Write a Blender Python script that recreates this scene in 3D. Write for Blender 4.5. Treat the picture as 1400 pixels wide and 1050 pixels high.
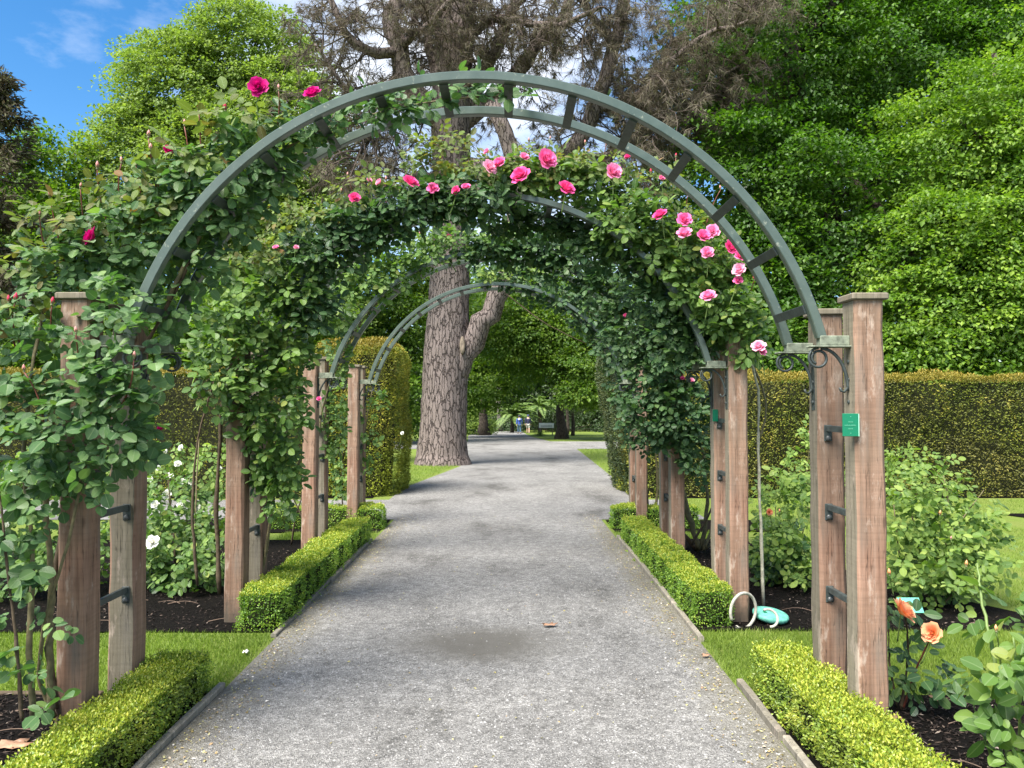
import bpy, math, random
import numpy as np
from mathutils import Vector, Matrix

# ------------------------------------------------------------------ scene, camera, light
sc = bpy.context.scene
for o in list(bpy.data.objects): bpy.data.objects.remove(o)
C = sc.collection
F = 1050.0                       # focal length in pixels of the 1400 x 1050 photograph
PITCH = math.atan2(29, F); YAW = -math.atan2(4, F) * -1
CAM = np.array([0.0, 0.0, 1.5])
cd = bpy.data.cameras.new('camera'); cam = bpy.data.objects.new('camera', cd); C.objects.link(cam)
cd.sensor_width = 36; cd.lens = F / 1400 * 36; cd.clip_start = 0.05; cd.clip_end = 2000
cam.location = CAM; cam.rotation_euler = (math.pi / 2 + PITCH, 0, -math.atan2(4, F))
sc.camera = cam
sc.view_settings.view_transform = 'Standard'; sc.view_settings.look = 'None'
sc.view_settings.exposure = 1.5; sc.view_settings.gamma = 1
sc.render.engine = 'CYCLES'
sc.cycles.max_bounces = 7; sc.cycles.diffuse_bounces = 4; sc.cycles.transmission_bounces = 4; sc.cycles.glossy_bounces = 2

SUN_EL = math.radians(56); SUN_AZ = math.atan2(-0.62, -0.78)     # from behind and left of the camera
w = bpy.data.worlds.new('World'); sc.world = w; w.use_nodes = True
nt = w.node_tree; nt.nodes.clear()
def N(nt, t, **k):
    n = nt.nodes.new(t)
    for a, b in k.items(): setattr(n, a, b)
    return n
out = N(nt, 'ShaderNodeOutputWorld'); bg = N(nt, 'ShaderNodeBackground')
sky = N(nt, 'ShaderNodeTexSky', sky_type='NISHITA'); sky.sun_disc = False
sky.sun_elevation = SUN_EL; sky.sun_rotation = SUN_AZ; sky.ozone_density = 1.6; sky.air_density = 1.0; sky.dust_density = 0.0
tc = N(nt, 'ShaderNodeTexCoord'); mp = N(nt, 'ShaderNodeMapping')
mp.inputs['Scale'].default_value = (1.0, 1.0, 2.2); mp.inputs['Location'].default_value = (1.3, 0.5, 0.2)
nz = N(nt, 'ShaderNodeTexNoise'); nz.inputs['Scale'].default_value = 1.7; nz.inputs['Detail'].default_value = 9; nz.inputs['Roughness'].default_value = 0.58
cr = N(nt, 'ShaderNodeValToRGB'); cr.color_ramp.elements[0].position = 0.435; cr.color_ramp.elements[1].position = 0.72
cr.color_ramp.elements[0].color = (0, 0, 0, 1)
hs = N(nt, 'ShaderNodeHueSaturation'); hs.inputs['Saturation'].default_value = 1.35; hs.inputs['Value'].default_value = 1.35
mx = N(nt, 'ShaderNodeMixRGB'); mx.inputs[2].default_value = (10.5, 10.4, 10.3, 1)
L = nt.links.new
L(tc.outputs['Generated'], mp.inputs[0]); L(mp.outputs[0], nz.inputs[0]); L(nz.outputs[0], cr.inputs[0])
L(sky.outputs[0], hs.inputs['Color']); L(hs.outputs[0], mx.inputs[1]); L(cr.outputs[0], mx.inputs[0])
L(mx.outputs[0], bg.inputs[0]); bg.inputs[1].default_value = 0.06; L(bg.outputs[0], out.inputs[0])
sl = bpy.data.lights.new('sun', 'SUN'); sl.energy = 4.8; sl.angle = math.radians(34); sl.color = (1.0, 0.95, 0.87)
so = bpy.data.objects.new('sun', sl); C.objects.link(so)
sd = Vector((math.sin(SUN_AZ) * math.cos(SUN_EL), math.cos(SUN_AZ) * math.cos(SUN_EL), math.sin(SUN_EL)))
so.rotation_euler = sd.to_track_quat('Z', 'Y').to_euler(); so.location = (-6, -8, 15)

# ------------------------------------------------------------------ helpers
R = np.random.default_rng(11)
random.seed(5)
_ci, _si = math.cos(PITCH), math.sin(PITCH); _ya = math.atan2(4, F)
def at(px, py, Y):
    """point at distance Y along the path that appears at pixel (px, py) of the photograph"""
    x, z, y = (px - 700) / F, (525 - py) / F, 1.0
    y, z = y * _ci - z * _si, y * _si + z * _ci
    x, y = x * math.cos(_ya) + y * math.sin(_ya), -x * math.sin(_ya) + y * math.cos(_ya)
    s = Y / y
    return np.array([x * s, Y, 1.5 + z * s])
def gz(y): return 0.0 if y < 14 else (-0.02 * (min(y, 90) - 14))
def nrm(a): return a / np.maximum(np.linalg.norm(a, axis=-1, keepdims=True), 1e-9)
def tag(o, label=None, cat=None, group=None, kind=None):
    if label: o['label'] = label
    if cat: o['category'] = cat
    if group: o['group'] = group
    if kind: o['kind'] = kind
    return o
def empty(name, loc, label=None, cat=None, group=None):
    o = bpy.data.objects.new(name, None); C.objects.link(o); o.location = loc; o.empty_display_size = 0.1
    return tag(o, label, cat, group)
def link(name, me, mat=None, parent=None, rel=True):
    """link a mesh whose vertices are in world space; under a parent empty they are shifted to its frame"""
    o = bpy.data.objects.new(name, me); C.objects.link(o)
    if mat and not me.materials: me.materials.append(mat)
    if parent:
        o.parent = parent
        if rel:
            p = parent; off = Vector((0, 0, 0))
            while p: off += p.location; p = p.parent
            o.location = -off
    return o
def mesh_np(name, V, F_, smooth=True, v=None, uv=None):
    """V (n,3); F_ a list of index arrays each (m,k)"""
    me = bpy.data.meshes.new(name)
    me.vertices.add(len(V)); me.vertices.foreach_set('co', np.ascontiguousarray(V, dtype=np.float32).ravel())
    lv = np.concatenate([f.ravel() for f in F_]).astype(np.int32)
    tot = np.concatenate([np.full(len(f), f.shape[1], np.int32) for f in F_])
    st = np.concatenate([[0], np.cumsum(tot)[:-1]]).astype(np.int32)
    me.loops.add(len(lv)); me.loops.foreach_set('vertex_index', lv)
    me.polygons.add(len(tot)); me.polygons.foreach_set('loop_start', st); me.polygons.foreach_set('loop_total', tot)
    me.polygons.foreach_set('use_smooth', np.full(len(tot), smooth))
    if v is not None:
        a = me.attributes.new('v', 'FLOAT', 'POINT'); a.data.foreach_set('value', np.asarray(v, np.float32))
    if uv is not None:
        u = me.uv_layers.new(name='UVMap'); u.data.foreach_set('uv', np.ascontiguousarray(uv[lv], dtype=np.float32).ravel())
    me.update(calc_edges=True); me.validate()
    return me
class MB:
    """collects simple solids and links them as ONE mesh"""
    def __init__(s): s.v = []; s.f = []; s.m = []
    def add(s, vs, fs, mi=0):
        b = len(s.v); s.v += [tuple(x) for x in vs]
        s.f += [tuple(i + b for i in f) for f in fs]; s.m += [mi] * len(fs)
        return s
    def box(s, a, b, rot=None, c=None, mi=0):
        x0, y0, z0 = a; x1, y1, z1 = b
        vs = [(x0,y0,z0),(x1,y0,z0),(x1,y1,z0),(x0,y1,z0),(x0,y0,z1),(x1,y0,z1),(x1,y1,z1),(x0,y1,z1)]
        if rot: vs = [tuple(rot @ Vector(p) + (Vector(c) if c is not None else Vector((0,0,0)))) for p in vs]
        return s.add(vs, [(0,3,2,1),(4,5,6,7),(0,1,5,4),(1,2,6,5),(2,3,7,6),(3,0,4,7)], mi)
    def bbox(s, a, b, e=0.004, rot=None, c=None, mi=0):
        """box with chamfered edges"""
        x0,y0,z0 = a; x1,y1,z1 = b
        prof = [(x0+e,y0),(x1-e,y0),(x1,y0+e),(x1,y1-e),(x1-e,y1),(x0+e,y1),(x0,y1-e),(x0,y0+e)]
        cx, cy = (x0+x1)/2, (y0+y1)/2
        def ins(p): return (p[0] + (e if p[0] < cx else -e), p[1] + (e if p[1] < cy else -e))
        vs = []
        for z, q in ((z0, 1), (z0+e, 0), (z1-e, 0), (z1, 1)):
            for p in prof:
                p2 = ins(p) if q else p
                vs.append((p2[0], p2[1], z))
        if rot: vs = [tuple(rot @ Vector(p) + (Vector(c) if c is not None else Vector((0,0,0)))) for p in vs]
        fs = [tuple(range(7,-1,-1)), tuple(range(24,32))]
        for k in range(3):
            for i in range(8):
                j = (i+1) % 8; fs.append((k*8+i, k*8+j, k*8+8+j, k*8+8+i))
        return s.add(vs, fs, mi)
    def tube(s, P, r, n=6, cap=True, mi=0):
        P = np.asarray(P, float); m = len(P); r = np.broadcast_to(np.asarray(r, float), (m,))
        T = nrm(np.gradient(P, axis=0))
        u = np.cross(T[0], [0.31, 0.17, 0.93]); 
        if np.linalg.norm(u) < 1e-3: u = np.cross(T[0], [1, 0, 0])
        u = u / np.linalg.norm(u); vs = []
        for i in range(m):
            u = u - T[i] * np.dot(u, T[i]); u = u / max(np.linalg.norm(u), 1e-9); w_ = np.cross(T[i], u)
            for k in range(n):
                a = 2 * math.pi * k / n
                vs.append(P[i] + r[i] * (math.cos(a) * u + math.sin(a) * w_))
        fs = [(i*n+k, i*n+(k+1) % n, (i+1)*n+(k+1) % n, (i+1)*n+k) for i in range(m-1) for k in range(n)]
        if cap: fs += [tuple(range(n-1, -1, -1)), tuple((m-1)*n+k for k in range(n))]
        return s.add(vs, fs, mi)
    def lathe(s, prof, c=(0,0,0), n=24, mi=0):
        vs = []
        for r, z in prof:
            for k in range(n):
                a = 2*math.pi*k/n; vs.append((c[0]+r*math.cos(a), c[1]+r*math.sin(a), c[2]+z))
        m = len(prof)
        fs = [(i*n+k, i*n+(k+1)%n, (i+1)*n+(k+1)%n, (i+1)*n+k) for i in range(m-1) for k in range(n)]
        fs += [tuple(range(n-1,-1,-1)), tuple((m-1)*n+k for k in range(n))]
        return s.add(vs, fs, mi)
    def mesh(s, name, smooth=False, mats=None):
        me = bpy.data.meshes.new(name); me.from_pydata([tuple(map(float, x)) for x in s.v], [], s.f)
        if mats:
            for m in mats: me.materials.append(m)
            me.polygons.foreach_set('material_index', s.m)
        me.polygons.foreach_set('use_smooth', [smooth] * len(s.f)); me.update()
        return me
    def build(s, name, mat, parent=None, smooth=False, mats=None):
        return link(name, s.mesh(name, smooth, mats), mat, parent)

# smooth 3-D value noise for shaping
def vnoise(P, seed=0):
    P = np.asarray(P, float); i = np.floor(P).astype(np.int64); f = P - i; f = f*f*(3-2*f)
    def h(x, y, z):
        n = (x*374761393 + y*668265263 + z*2147483647 + seed*974711) & 0x7fffffff
        n = ((n ^ (n >> 13)) * 1274126177) & 0x7fffffff
        return ((n ^ (n >> 16)) & 0xffff) / 65535.0
    x, y, z = i[...,0], i[...,1], i[...,2]; fx, fy, fz = f[...,0], f[...,1], f[...,2]
    def lx(yy, zz): return h(x, yy, zz)*(1-fx) + h(x+1, yy, zz)*fx
    a = lx(y, z)*(1-fy) + lx(y+1, z)*fy; b = lx(y, z+1)*(1-fy) + lx(y+1, z+1)*fy
    return a*(1-fz) + b*fz

# ------------------------------------------------------------------ materials
def newmat(name):
    m = bpy.data.materials.new(name); m.use_nodes = True
    nt = m.node_tree; b = nt.nodes['Principled BSDF']
    return m, nt, b
def ramp(nt, stops, src=None):
    r = N(nt, 'ShaderNodeValToRGB'); e = r.color_ramp.elements
    while len(e) < len(stops): e.new(0.5)
    for i, (p, c) in enumerate(stops):
        e[i].position = p; e[i].color = (*c, 1)
    if src is not None: nt.links.new(src, r.inputs[0])
    return r
def noise(nt, scale, detail=4, rough=.55, co=None, map_scale=None, loc=None):
    n = N(nt, 'ShaderNodeTexNoise'); n.inputs['Scale'].default_value = scale; n.inputs['Detail'].default_value = detail
    n.inputs['Roughness'].default_value = rough
    if co is not None:
        if map_scale or loc:
            m = N(nt, 'ShaderNodeMapping')
            if map_scale: m.inputs['Scale'].default_value = map_scale
            if loc: m.inputs['Location'].default_value = loc
            nt.links.new(co, m.inputs[0]); nt.links.new(m.outputs[0], n.inputs[0])
        else: nt.links.new(co, n.inputs[0])
    return n
def mixc(nt, fac, a, b, mode='MIX'):
    m = N(nt, 'ShaderNodeMixRGB', blend_type=mode)
    for s, i in ((fac, 0), (a, 1), (b, 2)):
        if isinstance(s, (int, float)): m.inputs[i].default_value = s
        elif isinstance(s, tuple): m.inputs[i].default_value = (*s, 1)
        else: nt.links.new(s, m.inputs[i])
    return m.outputs[0]
def bump(nt, b, h, strength=.4, dist=.01):
    n = N(nt, 'ShaderNodeBump'); n.inputs['Strength'].default_value = strength; n.inputs['Distance'].default_value = dist
    nt.links.new(h, n.inputs['Height']); nt.links.new(n.outputs[0], b.inputs['Normal']); return n
def objco(nt): return N(nt, 'ShaderNodeTexCoord').outputs['Object']
def leaf_mat(name, stops, rough=.5, transl=.3, tcol=None, spec=.4, clump=0.0, clump_scale=1.0, clump_col=(1,1,1), veins=False):
    m, nt, b = newmat(name)
    at_ = N(nt, 'ShaderNodeAttribute', attribute_name='v')
    r = ramp(nt, stops, at_.outputs['Fac']); col = r.outputs[0]
    if clump:
        geo = N(nt, 'ShaderNodeNewGeometry')
        n = noise(nt, clump_scale, 2, .5, geo.outputs['Position'])
        rr = ramp(nt, [(.4, (0,0,0)), (.62, (clump,)*3)], n.outputs[0])
        col = mixc(nt, rr.outputs[0], col, clump_col)
    if veins:
        uv = N(nt, 'ShaderNodeUVMap'); sp = N(nt, 'ShaderNodeSeparateXYZ'); nt.links.new(uv.outputs[0], sp.inputs[0])
        ab = N(nt, 'ShaderNodeMath', operation='ABSOLUTE'); nt.links.new(sp.outputs[0], ab.inputs[0])
        ma = N(nt, 'ShaderNodeMath', operation='MULTIPLY_ADD'); nt.links.new(ab.outputs[0], ma.inputs[0]); ma.inputs[1].default_value = -.9; nt.links.new(sp.outputs[1], ma.inputs[2])
        mu = N(nt, 'ShaderNodeMath', operation='MULTIPLY'); nt.links.new(ma.outputs[0], mu.inputs[0]); mu.inputs[1].default_value = 44
        si = N(nt, 'ShaderNodeMath', operation='SINE'); nt.links.new(mu.outputs[0], si.inputs[0])
        ab2 = N(nt, 'ShaderNodeMath', operation='ABSOLUTE'); nt.links.new(si.outputs[0], ab2.inputs[0])
        bump(nt, b, ab2.outputs[0], .45, .004)
        rib = ramp(nt, [(0.0, (.5,)*3), (.045, (0,0,0))], ab.outputs[0])
        col = mixc(nt, rib.outputs[0], col, (.25, .33, .16))
    nt.links.new(col, b.inputs['Base Color']); b.inputs['Roughness'].default_value = rough; b.inputs['Specular IOR Level'].default_value = spec
    if transl:
        t = N(nt, 'ShaderNodeBsdfTranslucent'); mxs = N(nt, 'ShaderNodeMixShader'); mxs.inputs[0].default_value = transl
        hs_ = N(nt, 'ShaderNodeMixRGB', blend_type='MULTIPLY'); hs_.inputs[0].default_value = 1; nt.links.new(col, hs_.inputs[1])
        hs_.inputs[2].default_value = (*(tcol or (1.9, 2.0, .8)), 1)
        nt.links.new(hs_.outputs[0], t.inputs[0])
        o_ = nt.nodes['Material Output']; nt.links.new(b.outputs[0], mxs.inputs[1]); nt.links.new(t.outputs[0], mxs.inputs[2]); nt.links.new(mxs.outputs[0], o_.inputs[0])
    return m
def plain(name, col, rough=.6, spec=.4, ns=0, var=.25, bmp=0, transl=0, metal=0):
    m, nt, b = newmat(name); b.inputs['Roughness'].default_value = rough; b.inputs['Specular IOR Level'].default_value = spec; b.inputs['Metallic'].default_value = metal
    if ns:
        n = noise(nt, ns, 5, .6, objco(nt)); r = ramp(nt, [(.3, tuple(c*(1-var) for c in col)), (.7, tuple(min(1, c*(1+var)) for c in col))], n.outputs[0])
        nt.links.new(r.outputs[0], b.inputs['Base Color'])
        if bmp: bump(nt, b, n.outputs[0], bmp, .01)
    else: b.inputs['Base Color'].default_value = (*col, 1)
    if transl:
        t = N(nt, 'ShaderNodeBsdfTranslucent'); t.inputs[0].default_value = (*col, 1); ms = N(nt, 'ShaderNodeMixShader'); ms.inputs[0].default_value = transl
        nt.links.new(b.outputs[0], ms.inputs[1]); nt.links.new(t.outputs[0], ms.inputs[2]); nt.links.new(ms.outputs[0], nt.nodes['Material Output'].inputs[0])
    return m

def timber(name, cols, alg):
    m, nt, b = newmat(name); co = objco(nt); rnd = N(nt, 'ShaderNodeObjectInfo').outputs['Random']
    g = noise(nt, 5, 8, .66, co, (7, 7, .35)); r = ramp(nt, cols, g.outputs[0])
    big = noise(nt, 2.6, 3, .5, co, (1, 1, .7)); rb = ramp(nt, [(.35, (0,)*3), (.75, (alg,)*3)], big.outputs[0])
    col = mixc(nt, rb.outputs[0], r.outputs[0], (.19, .165, .115))
    # saw marks across the grain
    sw = noise(nt, 22, 3, .6, co, (.25, .25, 3.4)); rs = ramp(nt, [(.40, (.70,)*3), (.52, (1,)*3)], sw.outputs[0])
    col = mixc(nt, .32, col, rs.outputs[0], 'MULTIPLY')
    # drying cracks along the grain
    ck = noise(nt, 5, 4, .6, co, (5, 5, .22)); rc = ramp(nt, [(.487, (1,)*3), (.5, (.16,)*3), (.511, (1,)*3)], ck.outputs[0])
    col = mixc(nt, .75, col, rc.outputs[0], 'MULTIPLY')
    # pale salt bloom and scuffs
    sc_ = noise(nt, 7, 6, .7, co, (1.6, 1.6, .5), (3, 1, 7)); rsx = ramp(nt, [(.57, (0,)*3), (.66, (.6,)*3)], sc_.outputs[0])
    col = mixc(nt, rsx.outputs[0], col, (.46, .37, .30))
    # grey weathering streaks and splash dirt low on the timber
    st_ = noise(nt, 3.4, 5, .62, co, (3, 3, .35), (9, 4, 2)); rst = ramp(nt, [(.50, (0,)*3), (.68, (.65,)*3)], st_.outputs[0]); col = mixc(nt, rst.outputs[0], col, (.17, .15, .125))
    kn = N(nt, 'ShaderNodeTexVoronoi'); kn.inputs['Scale'].default_value = 2.6; km = N(nt, 'ShaderNodeMapping'); km.inputs['Scale'].default_value = (2.2, 2.2, .9); nt.links.new(co, km.inputs[0]); nt.links.new(km.outputs[0], kn.inputs['Vector'])
    rk = ramp(nt, [(.05, (.45,)*3), (.09, (1,)*3)], kn.outputs['Distance']); col = mixc(nt, .8, col, rk.outputs[0], 'MULTIPLY')
    # soil splash at the foot
    sz_ = N(nt, 'ShaderNodeSeparateXYZ'); nt.links.new(co, sz_.inputs[0]); fn = noise(nt, 14, 5, .65, co); fa = N(nt, 'ShaderNodeMath', operation='MULTIPLY_ADD'); nt.links.new(fn.outputs[0], fa.inputs[0]); fa.inputs[1].default_value = -.30; nt.links.new(sz_.outputs[2], fa.inputs[2])
    fm = N(nt, 'ShaderNodeMapRange'); nt.links.new(fa.outputs[0], fm.inputs[0]); fm.inputs[1].default_value = -.12; fm.inputs[2].default_value = .06; fm.inputs[3].default_value = .75; fm.inputs[4].default_value = 0
    if name != 'edging_timber': col = mixc(nt, fm.outputs[0], col, (.07, .06, .045))
    hv = N(nt, 'ShaderNodeHueSaturation'); nt.links.new(col, hv.inputs['Color'])
    mr = N(nt, 'ShaderNodeMapRange'); nt.links.new(rnd, mr.inputs[0]); mr.inputs[3].default_value = .8; mr.inputs[4].default_value = 1.15; nt.links.new(mr.outputs[0], hv.inputs['Value'])
    nt.links.new(hv.outputs[0], b.inputs['Base Color']); b.inputs['Roughness'].default_value = .82; b.inputs['Specular IOR Level'].default_value = .25
    ad = mixc(nt, .5, g.outputs[0], rc.outputs[0]); ad = mixc(nt, .25, ad, sw.outputs[0])
    bump(nt, b, ad, .55, .006)
    return m
M = {}
M['timber'] = timber('brown_timber', [(.3, (.12, .065, .043)), (.5, (.235, .134, .09)), (.7, (.325, .205, .146))], .42)
M['timber_grey'] = timber('weathered_timber', [(.25, (.10, .085, .06)), (.5, (.185, .16, .115)), (.75, (.27, .235, .18))], .6)
M['timber_edge'] = timber('edging_timber', [(.25, (.12, .11, .09)), (.5, (.22, .20, .16)), (.75, (.32, .29, .24))], .3)
def paint():
    m, nt, b = newmat('green_paint'); co = objco(nt)
    n = noise(nt, 14, 5, .6, co); r = ramp(nt, [(.3, (.058, .082, .066)), (.7, (.085, .112, .092))], n.outputs[0])
    li = noise(nt, 33, 6, .7, co, None, (5, 2, 1)); rl = ramp(nt, [(.61, (0,)*3), (.68, (.6,)*3)], li.outputs[0])
    col = mixc(nt, rl.outputs[0], r.outputs[0], (.30, .31, .24))
    nt.links.new(col, b.inputs['Base Color']); b.inputs['Roughness'].default_value = .30; b.inputs['Specular IOR Level'].default_value = .6
    bump(nt, b, n.outputs[0], .12, .004); return m
M['paint'] = paint()
M['lichen'] = plain('lichened_steel', (.17, .19, .14), .7, .3, 30, .5, .3)
M['dark_steel'] = plain('dark_steel', (.035, .045, .043), .5, .5, 30, .4, .2)
M['bolt'] = plain('bolt_steel', (.05, .055, .055), .4, .5)
M['plaque'] = plain('plaque_green', (.002, .15, .075), .35, .5)
M['plaque_letter'] = plain('plaque_lettering', (.07, .29, .18), .5)
M['plaque_edge'] = plain('plaque_edge', (.30, .62, .45), .4)
M['teal'] = plain('teal_plastic', (.11, .36, .28), .6, .35, 35, .35, .15)
M['hose'] = plain('pale_hose', (.38, .36, .30), .6, .35, 40, .35, .1)
M['white_board'] = plain('white_board', (.8, .8, .78), .5)
M['sign_letter'] = plain('sign_lettering', (.35, .37, .38), .6)
M['wire'] = plain('tie_wire', (.02, .022, .02), .6)
M['cane'] = plain('green_brown_cane', (.13, .11, .055), .7, .3, 30, .4, .4)
M['cane_pale'] = plain('pale_cane', (.44, .40, .30), .7, .3, 30, .35, .4)
M['cane_dark'] = plain('dark_cane', (.075, .055, .035), .8, .2, 30, .4, .4)
M['red_stem'] = plain('red_stem', (.17, .05, .035), .5, .4, 20, .3)
M['green_stem'] = plain('green_stem', (.13, .19, .05), .5, .4, 20, .3)
M['sepal'] = plain('sepal', (.16, .17, .08), .6)
# foliage
M['rose_blue'] = leaf_mat('rose_leaf_bluegreen', [(0, (.045, .10, .035)), (.45, (.08, .16, .052)), (.85, (.135, .225, .075)), (1, (.20, .29, .07))], .36, .25, (1.5, 1.9, .7), .4, veins=True)
M['rose_dark'] = leaf_mat('rose_leaf_dark', [(0, (.022, .06, .022)), (.5, (.045, .10, .032)), (1, (.10, .17, .048))], .36, .22, (1.5, 1.9, .7), .4, veins=True)
M['rose_mid'] = leaf_mat('rose_leaf_mid', [(0, (.05, .108, .025)), (.5, (.105, .19, .04)), (.85, (.185, .28, .06)), (1, (.28, .30, .075))], .36, .3, (1.6, 1.9, .7), .4, veins=True)
M['rose_new'] = leaf_mat('rose_leaf_new', [(0, (.15, .125, .038)), (.35, (.115, .175, .04)), (.8, (.17, .23, .05)), (1, (.27, .125, .06))], .42, .35, (1.6, 1.6, .7), .45, veins=True)
M['rose_lime'] = leaf_mat('rose_leaf_lime', [(0, (.08, .155, .034)), (.5, (.165, .255, .05)), (1, (.29, .37, .085))], .45, .35, (1.6, 1.8, .7), .4, veins=True)
M['box'] = leaf_mat('box_leaf', [(0, (0.068, 0.128, 0.022)), (0.4, (0.15, 0.247, 0.033)), (0.75, (0.285, 0.39, 0.045)), (1, (0.45, 0.45, 0.068))], .4, .3, (1.6, 1.7, .6), .45, clump=.35, clump_scale=4.5, clump_col=(.24, .24, .05))
M['box_green'] = leaf_mat('box_leaf_green', [(0, (0.06, 0.128, 0.021)), (0.4, (0.128, 0.24, 0.03)), (0.8, (0.24, 0.375, 0.045)), (1, (0.36, 0.45, 0.068))], .4, .3, (1.6, 1.7, .6), .45)
M['box_top'] = leaf_mat('box_top_leaf', [(0, (.17, .24, .025)), (.5, (.29, .36, .035)), (1, (.44, .44, .07))], .4, .3, (1.4, 1.5, .6), .4)  # lighter, yellower leaves for hedge tops and stray shoots
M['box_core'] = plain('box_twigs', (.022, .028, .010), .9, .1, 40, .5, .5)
M['yew_gold'] = leaf_mat('golden_yew_leaf', [(0, (.06, .085, .014)), (.4, (.12, .155, .02)), (.75, (.22, .24, .03)), (1, (.32, .28, .045))], .55, .2, (1.5, 1.5, .6), .3, clump=.45, clump_scale=.8, clump_col=(.12, .085, .04))
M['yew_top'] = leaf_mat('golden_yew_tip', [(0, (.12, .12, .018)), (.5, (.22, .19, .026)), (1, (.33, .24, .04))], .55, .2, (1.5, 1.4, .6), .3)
M['yew_bright'] = leaf_mat('bright_yew_leaf', [(0, (.09, .11, .015)), (.4, (.17, .20, .022)), (.75, (.29, .30, .03)), (1, (.40, .33, .05))], .55, .2, (1.5, 1.5, .6), .3, clump=.3, clump_scale=2.5, clump_col=(.09, .08, .03))
M['yew_fresh'] = leaf_mat('fresh_yew_leaf', [(0, (.10, .13, .015)), (.5, (.20, .24, .022)), (1, (.31, .33, .04))], .55, .2, (1.5, 1.5, .6), .3)
M['yew_green'] = leaf_mat('green_yew_leaf', [(0, (.018, .035, .014)), (.5, (.04, .065, .022)), (1, (.085, .10, .03))], .55, .15, (1.5, 1.5, .6), .3)
M['yew_core'] = plain('yew_core', (.020, .022, .010), .9, .1, 25, .5, .5)
M['lime_dark'] = leaf_mat('linden_leaf', [(0, (.02, .056, .008)), (.45, (.046, .11, .012)), (.8, (.10, .19, .02)), (1, (.16, .26, .028))], .5, .35, (1.7, 2.0, .6), .35)
M['lime_bright'] = leaf_mat('young_linden_leaf', [(0, (.045, .10, .014)), (.5, (.12, .215, .025)), (1, (.26, .36, .045))], .5, .38, (1.6, 1.8, .6), .35)
M['elm'] = leaf_mat('pale_tree_leaf', [(0, (.10, .165, .035)), (.5, (.17, .25, .05)), (1, (.26, .335, .075))], .55, .38, (1.5, 1.6, .7), .3)
M['maple'] = leaf_mat('maple_leaf', [(0, (.03, .075, .010)), (.5, (.07, .135, .015)), (1, (.16, .235, .026))], .5, .4, (1.8, 2.0, .6), .3)
M['dark_tree'] = leaf_mat('evergreen_leaf', [(0, (.015, .032, .010)), (.5, (.028, .055, .015)), (1, (.05, .08, .022))], .5, .2, None, .3)
M['brown_needle'] = leaf_mat('brown_needle', [(0, (.075, .06, .05)), (.5, (.135, .112, .088)), (.85, (.20, .175, .125)), (1, (.14, .155, .065))], .7, .25, (1.2, 1.1, .9), .2)
M['rust_needle'] = leaf_mat('rust_needle', [(0, (.05, .042, .03)), (.5, (.095, .078, .052)), (1, (.09, .105, .04))], .7, .2, (1.2, 1.1, .9), .2)
M['fern'] = leaf_mat('fern_leaf', [(0, (.06, .11, .03)), (.5, (.12, .19, .05)), (1, (.22, .29, .09))], .5, .3, (1.5, 1.7, .7), .35)
M['strap'] = leaf_mat('strap_leaf', [(0, (.07, .09, .035)), (.5, (.14, .165, .065)), (1, (.24, .25, .12))], .5, .25, (1.4, 1.4, .7), .35)
M['grass_blade'] = leaf_mat('grass_blade', [(0, (.095, .15, .025)), (.5, (.165, .24, .035)), (.85, (.24, .32, .055)), (1, (.36, .36, .14))], .5, .35, (1.4, 1.6, .6), .3)
M['dead_leaf'] = plain('dead_leaf', (.33, .19, .12), .7, .2, 30, .4, .2)
M['litter'] = leaf_mat('leaf_litter', [(0, (.16, .11, .05)), (.3, (.30, .26, .10)), (.6, (.42, .40, .20)), (.85, (.35, .22, .12)), (1, (.7, .66, .6))], .7, .1, (1, 1, 1), .2)
M['chip'] = leaf_mat('bark_chip', [(0, (.006, .005, .004)), (.55, (.022, .015, .012)), (.82, (.09, .065, .05)), (1, (.34, .28, .23))], .85, 0, None, .2)
M['stone'] = leaf_mat('gravel_stone', [(0, (.09, .088, .084)), (.4, (.19, .185, .18)), (.8, (.29, .285, .275)), (1, (.33, .325, .315))], .8, 0, None, .25)
# petals
def petal_mat(name, a, b_, tr=.3):
    m, nt, b = newmat(name); uv = N(nt, 'ShaderNodeUVMap'); sp = N(nt, 'ShaderNodeSeparateXYZ'); nt.links.new(uv.outputs[0], sp.inputs[0])
    r = ramp(nt, [(.1, a), (.95, b_)], sp.outputs[1]); nt.links.new(r.outputs[0], b.inputs['Base Color']); b.inputs['Roughness'].default_value = .55; b.inputs['Specular IOR Level'].default_value = .25
    t = N(nt, 'ShaderNodeBsdfTranslucent'); nt.links.new(r.outputs[0], t.inputs[0]); ms = N(nt, 'ShaderNodeMixShader'); ms.inputs[0].default_value = tr
    nt.links.new(b.outputs[0], ms.inputs[1]); nt.links.new(t.outputs[0], ms.inputs[2]); nt.links.new(ms.outputs[0], nt.nodes['Material Output'].inputs[0]); return m
M['magenta'] = petal_mat('magenta_petal', (.40, .003, .075), (.62, .008, .22))
M['pink'] = petal_mat('pink_petal', (.80, .075, .27), (.90, .20, .47))
M['deep_pink'] = petal_mat('deep_pink_petal', (.70, .04, .19), (.85, .10, .34))
M['soft_pink'] = petal_mat('soft_pink_petal', (.82, .13, .32), (.92, .33, .56))
M['pale_pink'] = petal_mat('pale_pink_petal', (.84, .22, .38), (.92, .46, .62))
M['orange'] = petal_mat('orange_petal', (.92, .34, .06), (.92, .46, .26))
M['white'] = petal_mat('white_petal', (.75, .76, .60), (.85, .85, .80))
M['red_bud'] = petal_mat('red_bud', (.45, .02, .05), (.70, .05, .13))
M['pink_bud'] = petal_mat('pink_bud', (.62, .22, .17), (.75, .36, .34))
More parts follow.
